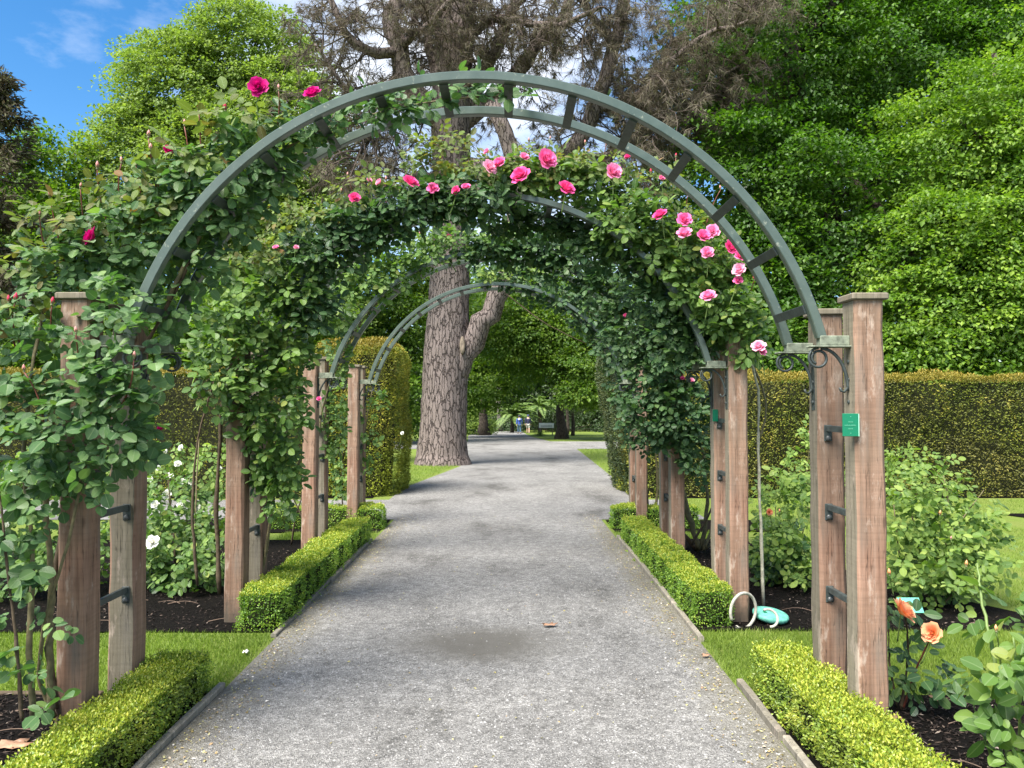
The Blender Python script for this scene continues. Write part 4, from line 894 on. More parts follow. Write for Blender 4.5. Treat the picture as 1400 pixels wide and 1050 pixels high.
def petal(V, Fs, UV, rad, h, phi, spread, curl, base=.15, mi=None):
    n = 4; b = len(V)
    for j in range(n):
        v = j/(n-1)
        for i in range(n):
            u = -1 + 2*i/(n-1); vv = v*(1 - .28*u*u*v); a = phi + u*spread*(.35+.65*min(1, v*1.8))
            rho = rad*(base + (1-base)*vv**.75) + curl*rad*max(0, vv-.55)**1.3*1.6; z = h*(vv - .55*curl*max(0, vv-.6)*2)
            V.append((rho*math.cos(a), rho*math.sin(a), z)); UV.append((u, v))
    for j in range(n-1):
        for i in range(n-1): Fs.append((b+j*n+i, b+j*n+i+1, b+(j+1)*n+i+1, b+(j+1)*n+i))
def bloom_meshes(seed, openness):
    rs = random.Random(seed); V, Fs, UV = [], [], []
    for (r, h, n, cu) in ((.12, .86, 3, .0), (.25, .90, 4, .0), (.38, .90, 5, .06), (.52, .86, 6, .14), (.66, .78, 6, .22)):
        for k in range(n): petal(V, Fs, UV, r*(.8+.2*openness)*rs.uniform(.92,1.08), h*rs.uniform(.93,1.05), 2*math.pi*k/n + r*7 + rs.uniform(-.2,.2), math.pi/n*1.25, cu*openness)
    core = mesh_np('heart', np.array(V), [np.array(Fs)], True, None, np.array(UV)*[.5,1])
    V, Fs, UV = [], [], []
    petal(V, Fs, UV, .90*(.75+.25*openness), .58, 0, .80, .55*openness)
    pet = mesh_np('petal', np.array(V), [np.array(Fs)], True, None, np.array(UV)*[.5,1])
    V, Fs, UV = [], [], []
    petal(V, Fs, UV, .80*(.75+.25*openness), .74, 0, .80, .32*openness)
    pet2 = mesh_np('petal', np.array(V), [np.array(Fs)], True, None, np.array(UV)*[.5,1])
    return core, pet, pet2
BLOOM = {}
def bloom(parent, off, pos, radius, axis, mat, openness=1.0, seed=0):
    key = (mat, round(openness,1), seed % 3)
    if key not in BLOOM:
        ms = bloom_meshes(seed % 3 + 10, openness)
        for m_ in ms: m_.materials.append(M[mat])
        BLOOM[key] = ms
    core, pet, pet2 = BLOOM[key]; rs = random.Random(seed)
    q = Vector(axis).to_track_quat('Z', 'Y'); c = Vector(pos) - Vector(axis).normalized()*radius*.35 - Vector(off)
    o = bpy.data.objects.new('rose_bloom', core); C.objects.link(o); o.parent = parent
    o.matrix_local = Matrix.Translation(c) @ q.to_matrix().to_4x4() @ Matrix.Rotation(rs.uniform(0, 6), 4, 'Z') @ Matrix.Scale(radius, 4)
    for k in range(5):
        place('petal', pet, o, (0,0,-.02), (rs.uniform(-.12,.12), rs.uniform(-.12,.12), k*2*math.pi/5 + rs.uniform(-.12,.12)))
        place('petal', pet2, o, (0,0,-.01), (rs.uniform(-.1,.1), rs.uniform(-.1,.1), (k+.5)*2*math.pi/5 + rs.uniform(-.12,.12)))
    return o
def bud_mesh(mat):
    mb = MB(); mb.lathe([(.10,-.25),(.24,-.05),(.40,.25),(.42,.55),(.32,.95),(.16,1.3),(.03,1.5)], n=9, mi=0)
    mb.lathe([(.10,-.55),(.26,-.42),(.30,-.2),(.22,-.05)], n=9, mi=1)
    for k in range(5):
        a = 2*math.pi*k/5; c, s = math.cos(a), math.sin(a); c2, s2 = math.cos(a+.5), math.sin(a+.5); c3, s3 = math.cos(a-.5), math.sin(a-.5)
        mb.add([(.24*c3,.24*s3,-.1),(.24*c2,.24*s2,-.1),(.46*c2,.46*s2,.3),(.46*c3,.46*s3,.3),(.46*c,.46*s,.85)], [(0,1,2,3),(3,2,4)], 1)
    me = mb.mesh('bud', True, [mat, M['sepal']]); u = me.uv_layers.new(name='UVMap')
    for l in me.loops: u.data[l.index].uv = (0, (me.vertices[l.vertex_index].co.z+.3)/1.8)
    return me
BUD = {k: bud_mesh(M[k]) for k in ('red_bud', 'pink_bud', 'orange')}
def bud(parent, off, pos, size, axis, kind):
    q = Vector(axis).to_track_quat('Z', 'Y'); o = bpy.data.objects.new('bud', BUD[kind]); C.objects.link(o); o.parent = parent
    o.matrix_local = Matrix.Translation(Vector(pos)-Vector(off)) @ q.to_matrix().to_4x4() @ Matrix.Scale(size, 4); return o
def stem(parent, a, b, r, mat, bend=.04, sub='stem', seed=0):
    rs = np.random.default_rng(seed + int(abs(a[0])*1000)); t = np.linspace(0, 1, 8)[:,None]; m_ = (np.array(a)+b)/2 + rs.normal(size=3)*bend
    P = (1-t)**2*a + 2*t*(1-t)*m_ + t*t*np.array(b); mb = MB(); mb.tube(P, np.linspace(r, r*.6, 8), 6); return mb.build(sub, mat, parent, True)
def cane(parent, pts, r0, r1, mat, name='cane', seed=0, n=7):
    pts = np.asarray(pts, float); m = 4*len(pts); t = np.linspace(0, len(pts)-1, m); Q = np.stack([np.interp(t, range(len(pts)), pts[:,k]) for k in range(3)], 1)
    for _ in range(3): Q[1:-1] = (Q[:-2]+2*Q[1:-1]+Q[2:])/4
    rs = np.random.default_rng(seed); Q[1:-1] += rs.normal(0, r0*.2, (m-2,3)); mb = MB(); mb.tube(Q, np.linspace(r0, r1, m)*(1+.12*rs.normal(size=m)), n)
    return mb.build(name, mat, parent, True)
def rose_plant(name, label, base, layers, blooms=(), buds=(), canes=(), group=None, cat='rose', cane_m='cane', seed=1):
    """layers: (blobs, n compound leaves, leaf length, material, leaves built singly, aspect, shell)"""
    base = np.array(base, float); e = empty(name, base, label, cat, group); rng = np.random.default_rng(seed)
    budget = 300
    for li, (blobs, nr, leaf, mk, nsingle, *ex) in enumerate(layers):
        asp = ex[0] if ex else .74; P, D, Nn, S, fr = compound(blobs, nr, leaf, rng, aspect=asp, shell=ex[1] if len(ex) > 1 else .5)
        ok = P[:,2] > .03; P, D, Nn, S, fr = P[ok], D[ok], Nn[ok], S[ok], fr[ok]
        nsingle = min(nsingle, budget); budget -= nsingle
        order = np.argsort(-(fr + rng.normal(0, .12, len(fr)))); one, rest = order[:nsingle], order[nsingle:]
        X, Y, Z = frames(D[one], Nn[one]); vv = LEAFV[mk]
        for q in range(len(one)):
            p, s = P[one[q]] - base, S[one[q]]; wd = s*asp
            o = bpy.data.objects.new('leaf', vv[int(min(6, rng.beta(1.5,1.8)*7))]); C.objects.link(o); o.parent = e
            x, y, z = X[q]*wd, Y[q]*s, Z[q]*wd
            o.matrix_local = Matrix(((x[0],y[0],z[0],p[0]),(x[1],y[1],z[1],p[1]),(x[2],y[2],z[2],p[2]),(0,0,0,1)))
        if len(rest):
            me = leaf_mesh('foliage', P[rest], D[rest], Nn[rest], S[rest], S[rest]*asp, T_ROSE, rng.beta(1.5,1.8,len(rest)), True)
            tag(link('foliage', me, M[mk], e), kind='stuff')
    for ci, c in enumerate(canes): cane(e, c[0], c[1], c[2], M[c[3] if len(c) > 3 else cane_m], 'cane', seed*31+ci)
    for bi, (px, py, Y, rpx, mat, op) in enumerate(blooms):
        pos = at(px, py, Y); rs = random.Random(seed*100+bi); ax = Vector((rs.uniform(-.9,.9), rs.uniform(-1.3,-.5), rs.uniform(.15,1.0)))
        if mat == 'pink': mat = rs.choice(['pink', 'pink', 'deep_pink', 'soft_pink'])
        bloom(e, base, pos, rpx*Y/F*rs.uniform(.95, 1.2), ax, mat, min(1, max(.4, op + rs.uniform(-.25, .1))), seed*10+bi)
        stem(e, pos + np.array([rs.uniform(-.05,.05), .05, -.16-.0*Y]), pos - np.array(ax.normalized())*rpx*Y/F*.3, .0035, M['green_stem'], .01, seed=bi)
    for bi, (px, py, Y, spx, kind, bx, by, sm) in enumerate(buds):
        pos = at(px, py, Y); rs = random.Random(seed*77+bi); bud(e, base, pos, spx*Y/F, Vector((rs.uniform(-.15,.15), rs.uniform(-.2,.1), 1)), kind)
        stem(e, at(bx, by, Y+.08), pos - np.array([0,0,spx*Y/F*.5]), .0042, M[sm], .025, seed=bi)
    return e
Y1, Y2, Y3, Y4 = ARCH_Y
def canepath(pl): return [at(*p) for p in pl]
G_C = 'climbing roses on the arches'
# arch one, left: blue-green leaves, magenta flowers on red stems
st = [(353,118,3.6), (427,127,3.55)]
rose_plant('climbing_rose', 'climbing rose with grey-green leaves and magenta blooms on tall red stems', (-2.15, 3.35, 0), [
    ([BL(55,600,3.25,70,85,.16)+(1.2,), BL(130,575,3.18,70,95,.10)+(1.4,), BL(40,490,3.3,55,75,.2), BL(165,500,3.22,45,80,.10)+(1.1,), BL(165,415,3.45,45,40,.14), BL(60,430,3.5,60,45,.18),
      BL(185,570,3.35,22,70,.06), BL(35,700,3.2,50,40,.14), BL(120,650,3.2,40,30,.08)], 400, .047, 'rose_blue', 170, .84, .7),
    ([BL(110,370,3.65,70,50,.2), BL(185,330,3.65,65,55,.18), BL(240,285,3.7,60,50,.16), BL(300,245,3.7,60,42,.16), BL(355,205,3.7,50,36,.14), BL(410,180,3.7,40,26,.12), BL(270,350,3.72,32,50,.12), BL(240,420,3.7,26,40,.1), BL(325,290,3.72,34,40,.12), BL(370,240,3.72,32,26,.1)], 640, .047, 'rose_blue', 60, .8, .65),
    ([BL(460,165,3.66,40,16,.12), BL(520,150,3.66,40,20,.12), BL(580,140,3.66,36,18,.12), BL(640,128,3.66,36,14,.1), BL(705,128,3.66,34,12,.08)], 100, .046, 'rose_blue', 10, .75, .5),
    ([BL(110,300,3.6,60,26,.14), BL(190,265,3.62,60,26,.14), BL(260,215,3.62,55,26,.12), BL(330,165,3.64,50,22,.1), BL(60,360,3.55,45,24,.14), BL(20,420,3.4,40,30,.14)], 105, .054, 'rose_new', 40, .62, .6),
    ([BL(30,780,3.2,34,50,.1), BL(45,860,3.15,42,45,.1), BL(40,930,3.12,30,35,.1), BL(70,960,3.1,18,14,.05)], 30, .050, 'rose_blue', 20, .86, .5)],
    blooms=[(353,118,3.6,13,'magenta',1.0), (427,127,3.55,12.5,'magenta',1.0), (231,205,3.6,9,'magenta',.5), (123,325,3.5,13,'magenta',.9), (220,585,3.6,7,'magenta',.5)],
    buds=[(272,150,3.62,7,'red_bud',276,232,'red_stem'), (308,150,3.62,7,'red_bud',314,220,'red_stem'), (203,186,3.6,6,'pink_bud',215,262,'red_stem'), (206,204,3.6,6,'pink_bud',222,275,'red_stem'), (381,122,3.6,5,'pink_bud',375,190,'red_stem'),
          (252,170,3.62,5,'pink_bud',258,262,'red_stem'), (186,224,3.6,6,'pink_bud',190,320,'red_stem'), (133,229,3.55,6,'pink_bud',148,308,'red_stem'), (166,221,3.55,5,'pink_bud',170,300,'red_stem'), (68,268,3.5,6,'pink_bud',88,360,'red_stem'),
          (54,294,3.5,5,'pink_bud',72,370,'red_stem'), (12,412,3.35,6,'red_bud',24,480,'red_stem'), (21,410,3.32,7,'red_bud',28,470,'red_stem'), (71,415,3.3,6.5,'red_bud',72,460,'red_stem'), (104,454,3.1,5.5,'pink_bud',112,530,'red_stem'),
          (183,488,3.1,5.5,'pink_bud',160,560,'red_stem'), (33,506,3.1,5.5,'pink_bud',60,600,'red_stem'), (110,256,3.55,4.5,'pink_bud',116,330,'red_stem')],
    canes=[(canepath([(70,985,3.3),(66,900,3.3),(72,800,3.3),(60,700,3.3),(70,560,3.4),(110,430,3.6),(170,330,3.65),(270,240,3.68)]), .016, .008), (canepath([(45,985,3.2),(40,880,3.2),(48,760,3.2),(30,650,3.25),(40,520,3.3),(60,420,3.4)]), .012, .006),
           (canepath([(75,980,3.35),(50,930,3.3),(62,840,3.25),(95,740,3.22),(120,620,3.2)]), .010, .005), (canepath([(30,985,3.1),(28,950,3.1),(20,860,3.1),(8,760,3.1),(-5,640,3.1)]), .009, .004, 'cane_dark'),
           (canepath([(75,970,3.35),(66,850,3.4),(86,700,3.5),(150,560,3.6),(230,420,3.62),(262,350,3.62)]), .013, .008, 'cane_dark'), (canepath([(230,410,3.6),(262,340,3.62),(300,275,3.66),(380,205,3.68),(470,165,3.68),(600,135,3.68),(720,128,3.68)]), .010, .004)],
    group=G_C, seed=3)
# arch two, left half
rose_plant('climbing_rose', 'climbing rose with small pink blooms, dark glossy leaves, beside the white roses', (-2.12, Y2+.2, 0), [
    ([BL(380,650,5.48,24,56,.14), BL(372,560,5.42,46,66,.2), BL(318,500,5.28,48,70,.2), BL(388,480,5.45,34,56,.2), BL(330,420,5.33,55,55,.2), BL(395,390,5.43,50,45,.2), BL(356,620,5.62,22,60,.10)], 980, .052, 'rose_mid', 120, .7),
    ([BL(440,350,5.43,45,36,.2), BL(495,315,5.43,48,32,.2), BL(550,290,5.43,48,28,.2), BL(605,275,5.43,48,28,.2), BL(660,275,5.43,46,26,.2), BL(430,420,5.45,30,40,.15)], 900, .052, 'rose_dark', 100, .7),
    ([BL(420,300,5.43,60,26,.16), BL(510,260,5.43,55,22,.16), BL(600,215,5.48,45,34,.14), BL(350,350,5.33,50,26,.16), BL(650,235,5.43,45,20,.14)], 300, .046, 'rose_new', 60, .62)],
    blooms=[(562,248,5.20,10.5,'pink',1.0), (485,270,5.20,8.5,'pink',.8), (592,257,5.20,7.5,'pink',.9), (623,260,5.20,7,'pink',.8), (637,255,5.20,7.5,'pink',.9), (518,249,5.25,6,'pale_pink',.6), (405,338,5.20,4.5,'pale_pink',.6), (377,338,5.15,5,'pink',.6), (436,545,5.20,4,'pink',.5), (505,246,5.25,5,'pale_pink',.5)],
    buds=[(466,262,5.45,3.5,'pink_bud',468,300,'red_stem'), (475,240,5.5,3.5,'pink_bud',482,275,'red_stem'), (528,246,5.5,3.5,'pink_bud',530,280,'red_stem'), (606,196,5.6,3,'red_bud',604,240,'red_stem'), (354,437,5.3,4,'red_bud',352,470,'red_stem'), (331,436,5.3,4,'red_bud',334,470,'red_stem')],
    canes=[(canepath([(300,812,5.5),(295,700,5.5),(300,600,5.5),(310,480,5.5),(360,380,5.6),(450,310,5.6),(600,265,5.6)]), .016, .006, 'cane_dark'), (canepath([(270,800,5.5),(262,700,5.5),(268,600,5.5),(300,500,5.5)]), .012, .006, 'cane_dark'), (canepath([(355,800,5.8),(375,680,5.7),(385,540,5.7),(395,440,5.65),(440,365,5.65)]), .014, .006)],
    group=G_C, seed=5)
# arch two, right half
rose_plant('climbing_rose', 'climbing rose loaded with large pink blooms over the arch crown', (1.75, Y2+.25, 0), [
    ([BL(700,246,5.52,44,22,.2), BL(755,244,5.52,48,22,.2), BL(812,256,5.52,48,24,.2), BL(865,300,5.42,50,38,.2), BL(915,335,5.42,48,40,.2), BL(958,380,5.39,45,44,.2), BL(995,425,5.37,40,40,.2), BL(1015,465,5.37,28,28,.14)], 1150, .052, 'rose_mid', 190, .66),
    ([BL(705,225,5.47,45,22,.16), BL(765,225,5.47,50,24,.16), BL(825,230,5.47,46,24,.16), BL(880,255,5.47,44,28,.16), BL(940,310,5.42,36,26,.14), BL(985,355,5.42,32,28,.14)], 300, .045, 'rose_new', 50, .6),
    ([BL(840,335,5.62,50,34,.16), BL(900,390,5.62,44,48,.16), BL(930,450,5.62,36,50,.14), BL(960,460,5.57,26,36,.12), BL(690,300,5.82,46,18,.12), BL(745,302,5.82,46,20,.12), BL(800,315,5.80,44,24,.12)], 900, .052, 'rose_dark', 40, .7)],
    blooms=[(711,239,5.15,12,'pink',1.0), (748,217,5.15,13,'pink',1.0), (670,228,5.20,9,'pale_pink',1.0), (682,222,5.22,10,'pink',.9), (775,257,5.13,11,'pink',1.0), (839,234,5.15,12.5,'pink',.9), (717,214,5.25,8,'pink',.7), (665,207,5.30,5,'pink',.6), (902,293,5.10,10.5,'pink',1.0), (936,300,5.10,11,'pink',1.0), (936,318,5.08,11,'pink',1.0), (962,322,5.10,10,'pink',.9), (974,316,5.12,10,'pink',1.0),
            (967,345,5.08,9,'pink',1.0), (1000,338,5.10,10.5,'pink',1.0), (1013,349,5.08,10.5,'pink',1.0), (1010,368,5.08,8,'pale_pink',.9), (1009,383,5.10,6,'pink',.7), (968,404,5.05,11.5,'pink',1.0), (1037,473,5.10,9,'pale_pink',1.0), (1042,480,5.10,7,'pink',.8), (858,214,5.30,5.5,'pink',.5), (905,243,5.25,5.5,'pink',.5)],
    buds=[(890,236,5.5,4,'red_bud',888,262,'red_stem'), (829,193,5.6,3.5,'pink_bud',826,230,'red_stem'), (800,196,5.6,3.5,'pink_bud',802,230,'red_stem'), (723,193,5.6,3.5,'pink_bud',726,228,'red_stem'), (924,214,5.6,3.5,'red_bud',920,270,'red_stem'), (940,265,5.5,4,'pink_bud',938,300,'red_stem'), (950,310,5.4,4,'red_bud',950,335,'red_stem'), (1031,382,5.4,4,'red_bud',1024,420,'red_stem'), (985,258,5.5,3.5,'pink_bud',965,310,'red_stem'), (752,190,5.6,3,'pink_bud',752,225,'red_stem')],
    canes=[(canepath([(1044,828,5.62),(1040,700,5.62),(1036,600,5.62),(1038,540,5.62),(1030,500,5.6),(990,430,5.6),(940,370,5.6),(870,310,5.6),(760,270,5.6)]), .012, .007, 'cane_pale'), (canepath([(1038,600,5.62),(1050,560,5.62),(1040,520,5.62),(1012,470,5.6),(960,400,5.6),(900,350,5.6)]), .010, .006), (canepath([(1000,470,5.68),(950,420,5.7),(905,372,5.7),(850,330,5.7)]), .012, .006)],
    group=G_C, seed=7)
# arch three
rose_plant('climbing_rose', 'climbing rose with fresh green leaves arching beside the golden yew', (-2.15, Y3+.3, 0), [
    ([BL(462,470,7.70,16,44,.12), BL(455,580,7.80,14,50,.1), BL(520,375,7.45,44,32,.2), BL(575,345,7.45,44,26,.2), BL(635,330,7.45,44,24,.2), BL(690,330,7.45,36,20,.2), BL(470,410,7.45,36,36,.2)], 760, .05, 'rose_mid', 60, .7),
    ([BL(560,320,7.50,60,22,.2), BL(490,360,7.50,44,28,.2)], 120, .05, 'rose_lime', 10, .66)],
    blooms=[(613,323,7.4,4.5,'pink',.8), (576,318,7.4,3.5,'pale_pink',.6), (573,304,7.45,3.5,'pale_pink',.5)],
    canes=[(canepath([(415,760,7.8),(430,640,7.7),(440,560,7.6),(452,520,7.6),(490,440,7.6),(560,370,7.6)]), .014, .006), (canepath([(398,745,7.9),(405,700,7.8),(425,650,7.7)]), .009, .005, 'cane_dark'), (canepath([(430,745,7.9),(405,690,7.9),(385,640,7.8)]), .009, .005, 'cane_dark')], group=G_C, seed=9)
rose_plant('climbing_rose', 'climbing rose with dense dark leaves and thick forked base canes', (1.95, Y3+.35, 0), [
    ([BL(680,342,7.40,46,18,.2)+(1.3,), BL(735,340,7.40,46,24,.2)+(1.3,), BL(785,358,7.40,46,32,.2)+(1.2,), BL(830,395,7.38,40,38,.2), BL(865,450,7.33,40,48,.22), BL(905,500,7.28,44,55,.22), BL(930,570,7.23,38,50,.2), BL(885,570,7.28,36,45,.18), BL(950,620,7.23,22,36,.14), BL(930,460,7.28,40,40,.2)], 1800, .056, 'rose_dark', 110, .72)],
    blooms=[(781,357,7.3,4.5,'pink',.7), (855,431,7.2,4,'pink',.7), (946,520,7.1,4,'pale_pink',.6), (933,517,7.1,3.5,'pink',.6)],
    canes=[(canepath([(955,752,7.75),(940,700,7.7),(925,640,7.7),(915,560,7.6),(900,480,7.6),(860,410,7.6),(800,365,7.6)]), .034, .010), (canepath([(958,752,7.75),(968,690,7.7),(962,620,7.6),(945,560,7.5)]), .026, .010), (canepath([(952,752,7.8),(925,720,7.8),(910,660,7.8),(905,600,7.7)]), .024, .008, 'cane_dark'), (canepath([(962,752,7.7),(985,700,7.7),(992,640,7.6),(980,600,7.6)]), .016, .006), (canepath([(945,745,7.6),(972,700,7.5),(985,660,7.5)]), .014, .006, 'cane_dark'),
           (canepath([(965,750,7.75),(995,720,7.8),(1010,690,7.8)]), .012, .006)], group=G_C, seed=11)
# arch four
rose_plant('climbing_rose', 'sparse climbing rose with white buds on the bare arch, left post', (-2.1, Y4+.3, 0), [
    ([BL(512,545,9.5,16,22,.12), BL(500,600,9.6,14,50,.12), BL(470,560,9.6,18,40,.14), BL(465,640,9.6,20,40,.14)], 130, .055, 'rose_mid', 20, .7)],
    blooms=[(550,592,9.5,3,'white',.8), (476,560,9.5,2.5,'white',.8)], canes=[(canepath([(490,722,9.9),(492,650,9.8),(500,580,9.7),(510,530,9.7)]), .012, .005), (canepath([(470,715,9.9),(466,660,9.8),(470,600,9.7)]), .010, .005, 'cane_dark')], group=G_C, seed=13)
rose_plant('climbing_rose', 'climbing rose drooping leaves from the top of the bare arch', (1.95, Y4+.3, 0), [
    ([BL(680,378,9.5,30,14,.16), BL(725,390,9.5,30,18,.16), BL(765,405,9.5,26,18,.16), BL(800,430,9.5,26,24,.16), BL(835,470,9.5,26,34,.18), BL(860,520,9.5,22,34,.16), BL(700,365,9.55,50,10,.14)], 620, .058, 'rose_dark', 30, .7),
    ([BL(680,375,9.45,34,12,.14), BL(720,370,9.5,30,8,.12)], 50, .05, 'rose_lime', 0, .66)],
    canes=[(canepath([(885,722,9.9),(882,650,9.8),(886,580,9.8),(870,500,9.7),(830,440,9.6),(760,395,9.6)]), .028, .008, 'cane_dark'), (canepath([(895,722,9.9),(900,650,9.8),(892,590,9.7)]), .022, .008), (canepath([(690,400,9.4),(740,440,9.3),(800,470,9.4),(850,480,9.5)]), .007, .004, 'cane_dark')], group=G_C, seed=15)

# bushes in the beds
G_B = 'rose bushes in the beds'
rose_plant('rose_bush', 'big lime-green rose bush behind the plaque post, in front of the long hedge', (at(1275,835,5.75)[0], 5.75, 0), [
    ([BL(1245,660,6.1,50,50,.35), BL(1290,700,5.9,60,60,.35), BL(1320,750,5.75,60,50,.3), BL(1255,740,5.7,50,60,.3), BL(1230,700,5.8,40,60,.3), BL(1290,790,5.6,60,30,.28)], 450, .052, 'rose_lime', 220, .66), ([BL(1275,760,5.9,70,60,.3), BL(1250,800,5.8,50,30,.25)], 150, .055, 'rose_mid', 50, .7)],
    buds=[(1321,773,5.35,5,'orange',1326,800,'green_stem'), (1285,703,5.5,4,'orange',1287,730,'green_stem'), (1216,785,5.3,5.5,'orange',1222,815,'green_stem'), (1300,737,5.4,3,'pink_bud',1302,760,'green_stem')],
    canes=[(canepath([(1270,838,5.75),(1262,770,5.75),(1245,700,5.9)]), .012, .005, 'cane_dark'), (canepath([(1275,838,5.75),(1290,770,5.75),(1300,700,5.8),(1290,650,5.9)]), .012, .004), (canepath([(1280,838,5.75),(1320,790,5.7),(1350,740,5.6)]), .010, .004), (canepath([(1300,730,5.7),(1330,690,5.7),(1345,670,5.7)]), .006, .003), (canepath([(1268,838,5.8),(1230,770,5.8),(1222,690,5.9)]), .010, .004)], group=G_B, cat='rose bush', seed=21)
rose_plant('rose_bush', 'light green rose bush between the hose post and the plaque post', (at(1070,815,6.4)[0], 6.4, 0), [
    ([BL(1062,690,6.8,34,40,.3), BL(1085,740,6.5,34,40,.3), BL(1055,750,6.4,28,45,.28), BL(1100,780,6.2,26,26,.22), BL(1075,660,7.0,30,24,.25)], 330, .052, 'rose_lime', 110, .68), ([BL(1065,760,6.5,40,45,.28)], 130, .052, 'rose_dark', 20, .7)],
    blooms=[(1052,700,6.2,5,'orange',.5)], buds=[(1066,700,6.3,3,'orange',1066,720,'green_stem')], canes=[(canepath([(1068,815,6.4),(1062,760,6.4),(1060,690,6.7)]), .010, .004, 'cane_dark'), (canepath([(1072,815,6.4),(1090,760,6.4),(1100,720,6.4)]), .009, .004)], group=G_B, cat='rose bush', seed=23)
rose_plant('rose_bush', 'pale rose bush with a pink bud growing against the long yew hedge', (at(1105,690,9.6)[0], 9.6, 0), [
    ([BL(1108,600,9.8,14,24,.25), BL(1100,640,9.7,26,30,.3), BL(1130,660,9.6,24,26,.3), BL(1200,640,9.4,22,20,.3), BL(1235,640,9.3,26,24,.3)], 260, .055, 'rose_lime', 30, .68)], blooms=[(1108,592,9.6,3.5,'pink',.6)], canes=[(canepath([(1105,700,9.7),(1102,650,9.7),(1108,600,9.7)]), .01, .004)], group=G_B, cat='rose bush', seed=25)
rose_plant('rose_bush', 'large-leaved rose bush with a yellow bud at the mulch bed corner', (at(1385,1090,2.75)[0], 2.75, 0), [
    ([BL(1386,940,2.7,50,50,.16), BL(1406,1010,2.65,60,40,.16), BL(1366,870,2.85,36,28,.12), BL(1411,870,2.8,36,30,.12), BL(1436,950,2.7,40,60,.15), BL(1356,1040,2.7,36,30,.12), BL(1381,830,2.95,40,14,.1)], 74, .066, 'rose_mid', 200, .74, .7)],
    buds=[(1362,862,2.8,5.5,'orange',1368,930,'green_stem')], canes=[(canepath([(1385,1095,2.8),(1372,980,2.8),(1356,880,2.85),(1340,810,2.95),(1336,770,3.0)]), .008, .004, 'green_stem'), (canepath([(1392,1095,2.8),(1395,960,2.75),(1385,870,2.8)]), .007, .004, 'green_stem'), (canepath([(1375,1095,2.75),(1350,1020,2.72),(1330,960,2.75)]), .006, .003, 'green_stem')], group=G_B, cat='rose bush', seed=27)
rose_plant('rose_bush', 'small dark-leaved rose with two orange blooms beside the plaque post', (at(1232,968,3.8)[0], 3.8, 0), [
    ([BL(1255,920,3.75,30,34,.08), BL(1225,900,3.8,22,40,.08), BL(1275,905,3.7,26,18,.06), BL(1222,840,3.75,18,24,.06), BL(1232,950,3.8,18,18,.06)], 26, .058, 'rose_dark', 110, .66)],
    blooms=[(1236,834,3.6,17,'orange',1.0), (1274,865,3.6,15,'orange',.9)], canes=[(canepath([(1232,972,3.8),(1238,930,3.8),(1242,890,3.75),(1238,840,3.62)]), .008, .004, 'cane_dark'), (canepath([(1234,972,3.8),(1250,920,3.75),(1272,872,3.62)]), .006, .0035, 'red_stem'), (canepath([(1228,972,3.8),(1216,910,3.8),(1214,850,3.8)]), .006, .0035, 'cane_dark')], group=G_B, cat='rose bush', seed=29)
rose_plant('rose_bush', 'white-flowered rose bush seen between the left posts of two arches', (at(245,812,6.2)[0], 6.2, 0), [
    ([BL(240,700,6.6,46,60,.3), BL(265,770,6.2,44,34,.25), BL(215,740,6.3,34,50,.25), BL(290,730,6.5,28,50,.25)], 420, .052, 'rose_mid', 150, .7), ([BL(235,780,6.4,60,30,.25)], 90, .05, 'rose_dark', 0, .7)],
    blooms=[(208,741,6.0,8.5,'white',1.0), (243,634,6.6,5,'white',.9), (212,690,6.3,5,'white',.9), (246,690,6.4,5,'white',.9), (272,694,6.4,4.5,'white',.9), (250,658,6.5,5,'white',.9), (214,625,6.6,6,'white',.9), (208,640,6.6,5,'white',.9), (228,676,6.5,5.5,'white',1)],
    canes=[(canepath([(243,815,6.2),(238,740,6.3),(228,640,6.5)]), .010, .004, 'cane_dark'), (canepath([(247,815,6.2),(265,750,6.3),(272,600,6.5)]), .010, .004)], group=G_B, cat='rose bush', seed=31)
rose_plant('rose_bush', 'white-flowered rose bush under the magenta climber', (at(30,800,6.0)[0], 6.0, 0), [
    ([BL(40,700,6.2,60,60,.3), BL(90,760,6.0,40,40,.25), BL(10,780,6.0,50,40,.25), BL(150,730,6.4,30,60,.25)], 380, .052, 'rose_mid', 40, .7)],
    blooms=[(152,660,6.3,6,'white',.9), (20,640,6.3,6,'white',.9), (8,720,6.0,6,'white',.9), (150,690,6.2,5,'white',.9)], canes=[(canepath([(30,815,6.0),(36,740,6.1),(40,660,6.2)]), .010, .004, 'cane_dark')], group=G_B, cat='rose bush', seed=33)
rose_plant('rose_bush', 'rose bush dotted white near the golden yew hedge', (at(235,700,8.4)[0], 8.4, 0), [
    ([BL(230,630,8.5,44,26,.4), BL(310,640,8.3,40,34,.4), BL(170,640,8.5,40,30,.4), BL(80,640,8.5,60,34,.4), BL(370,660,8.3,40,40,.4)], 420, .055, 'rose_lime', 20, .7)],
    blooms=[(225,618,8.2,4,'white',.9), (247,612,8.2,3.5,'white',.9), (216,640,8.2,4,'white',.9), (262,660,8.1,4,'white',.9), (300,640,8.1,3.5,'white',.9), (232,650,8.1,4,'white',.9), (205,655,8.1,4,'white',.9)], canes=[(canepath([(235,735,8.4),(232,640,8.5)]), .01, .004)], group=G_B, cat='rose bush', seed=35)

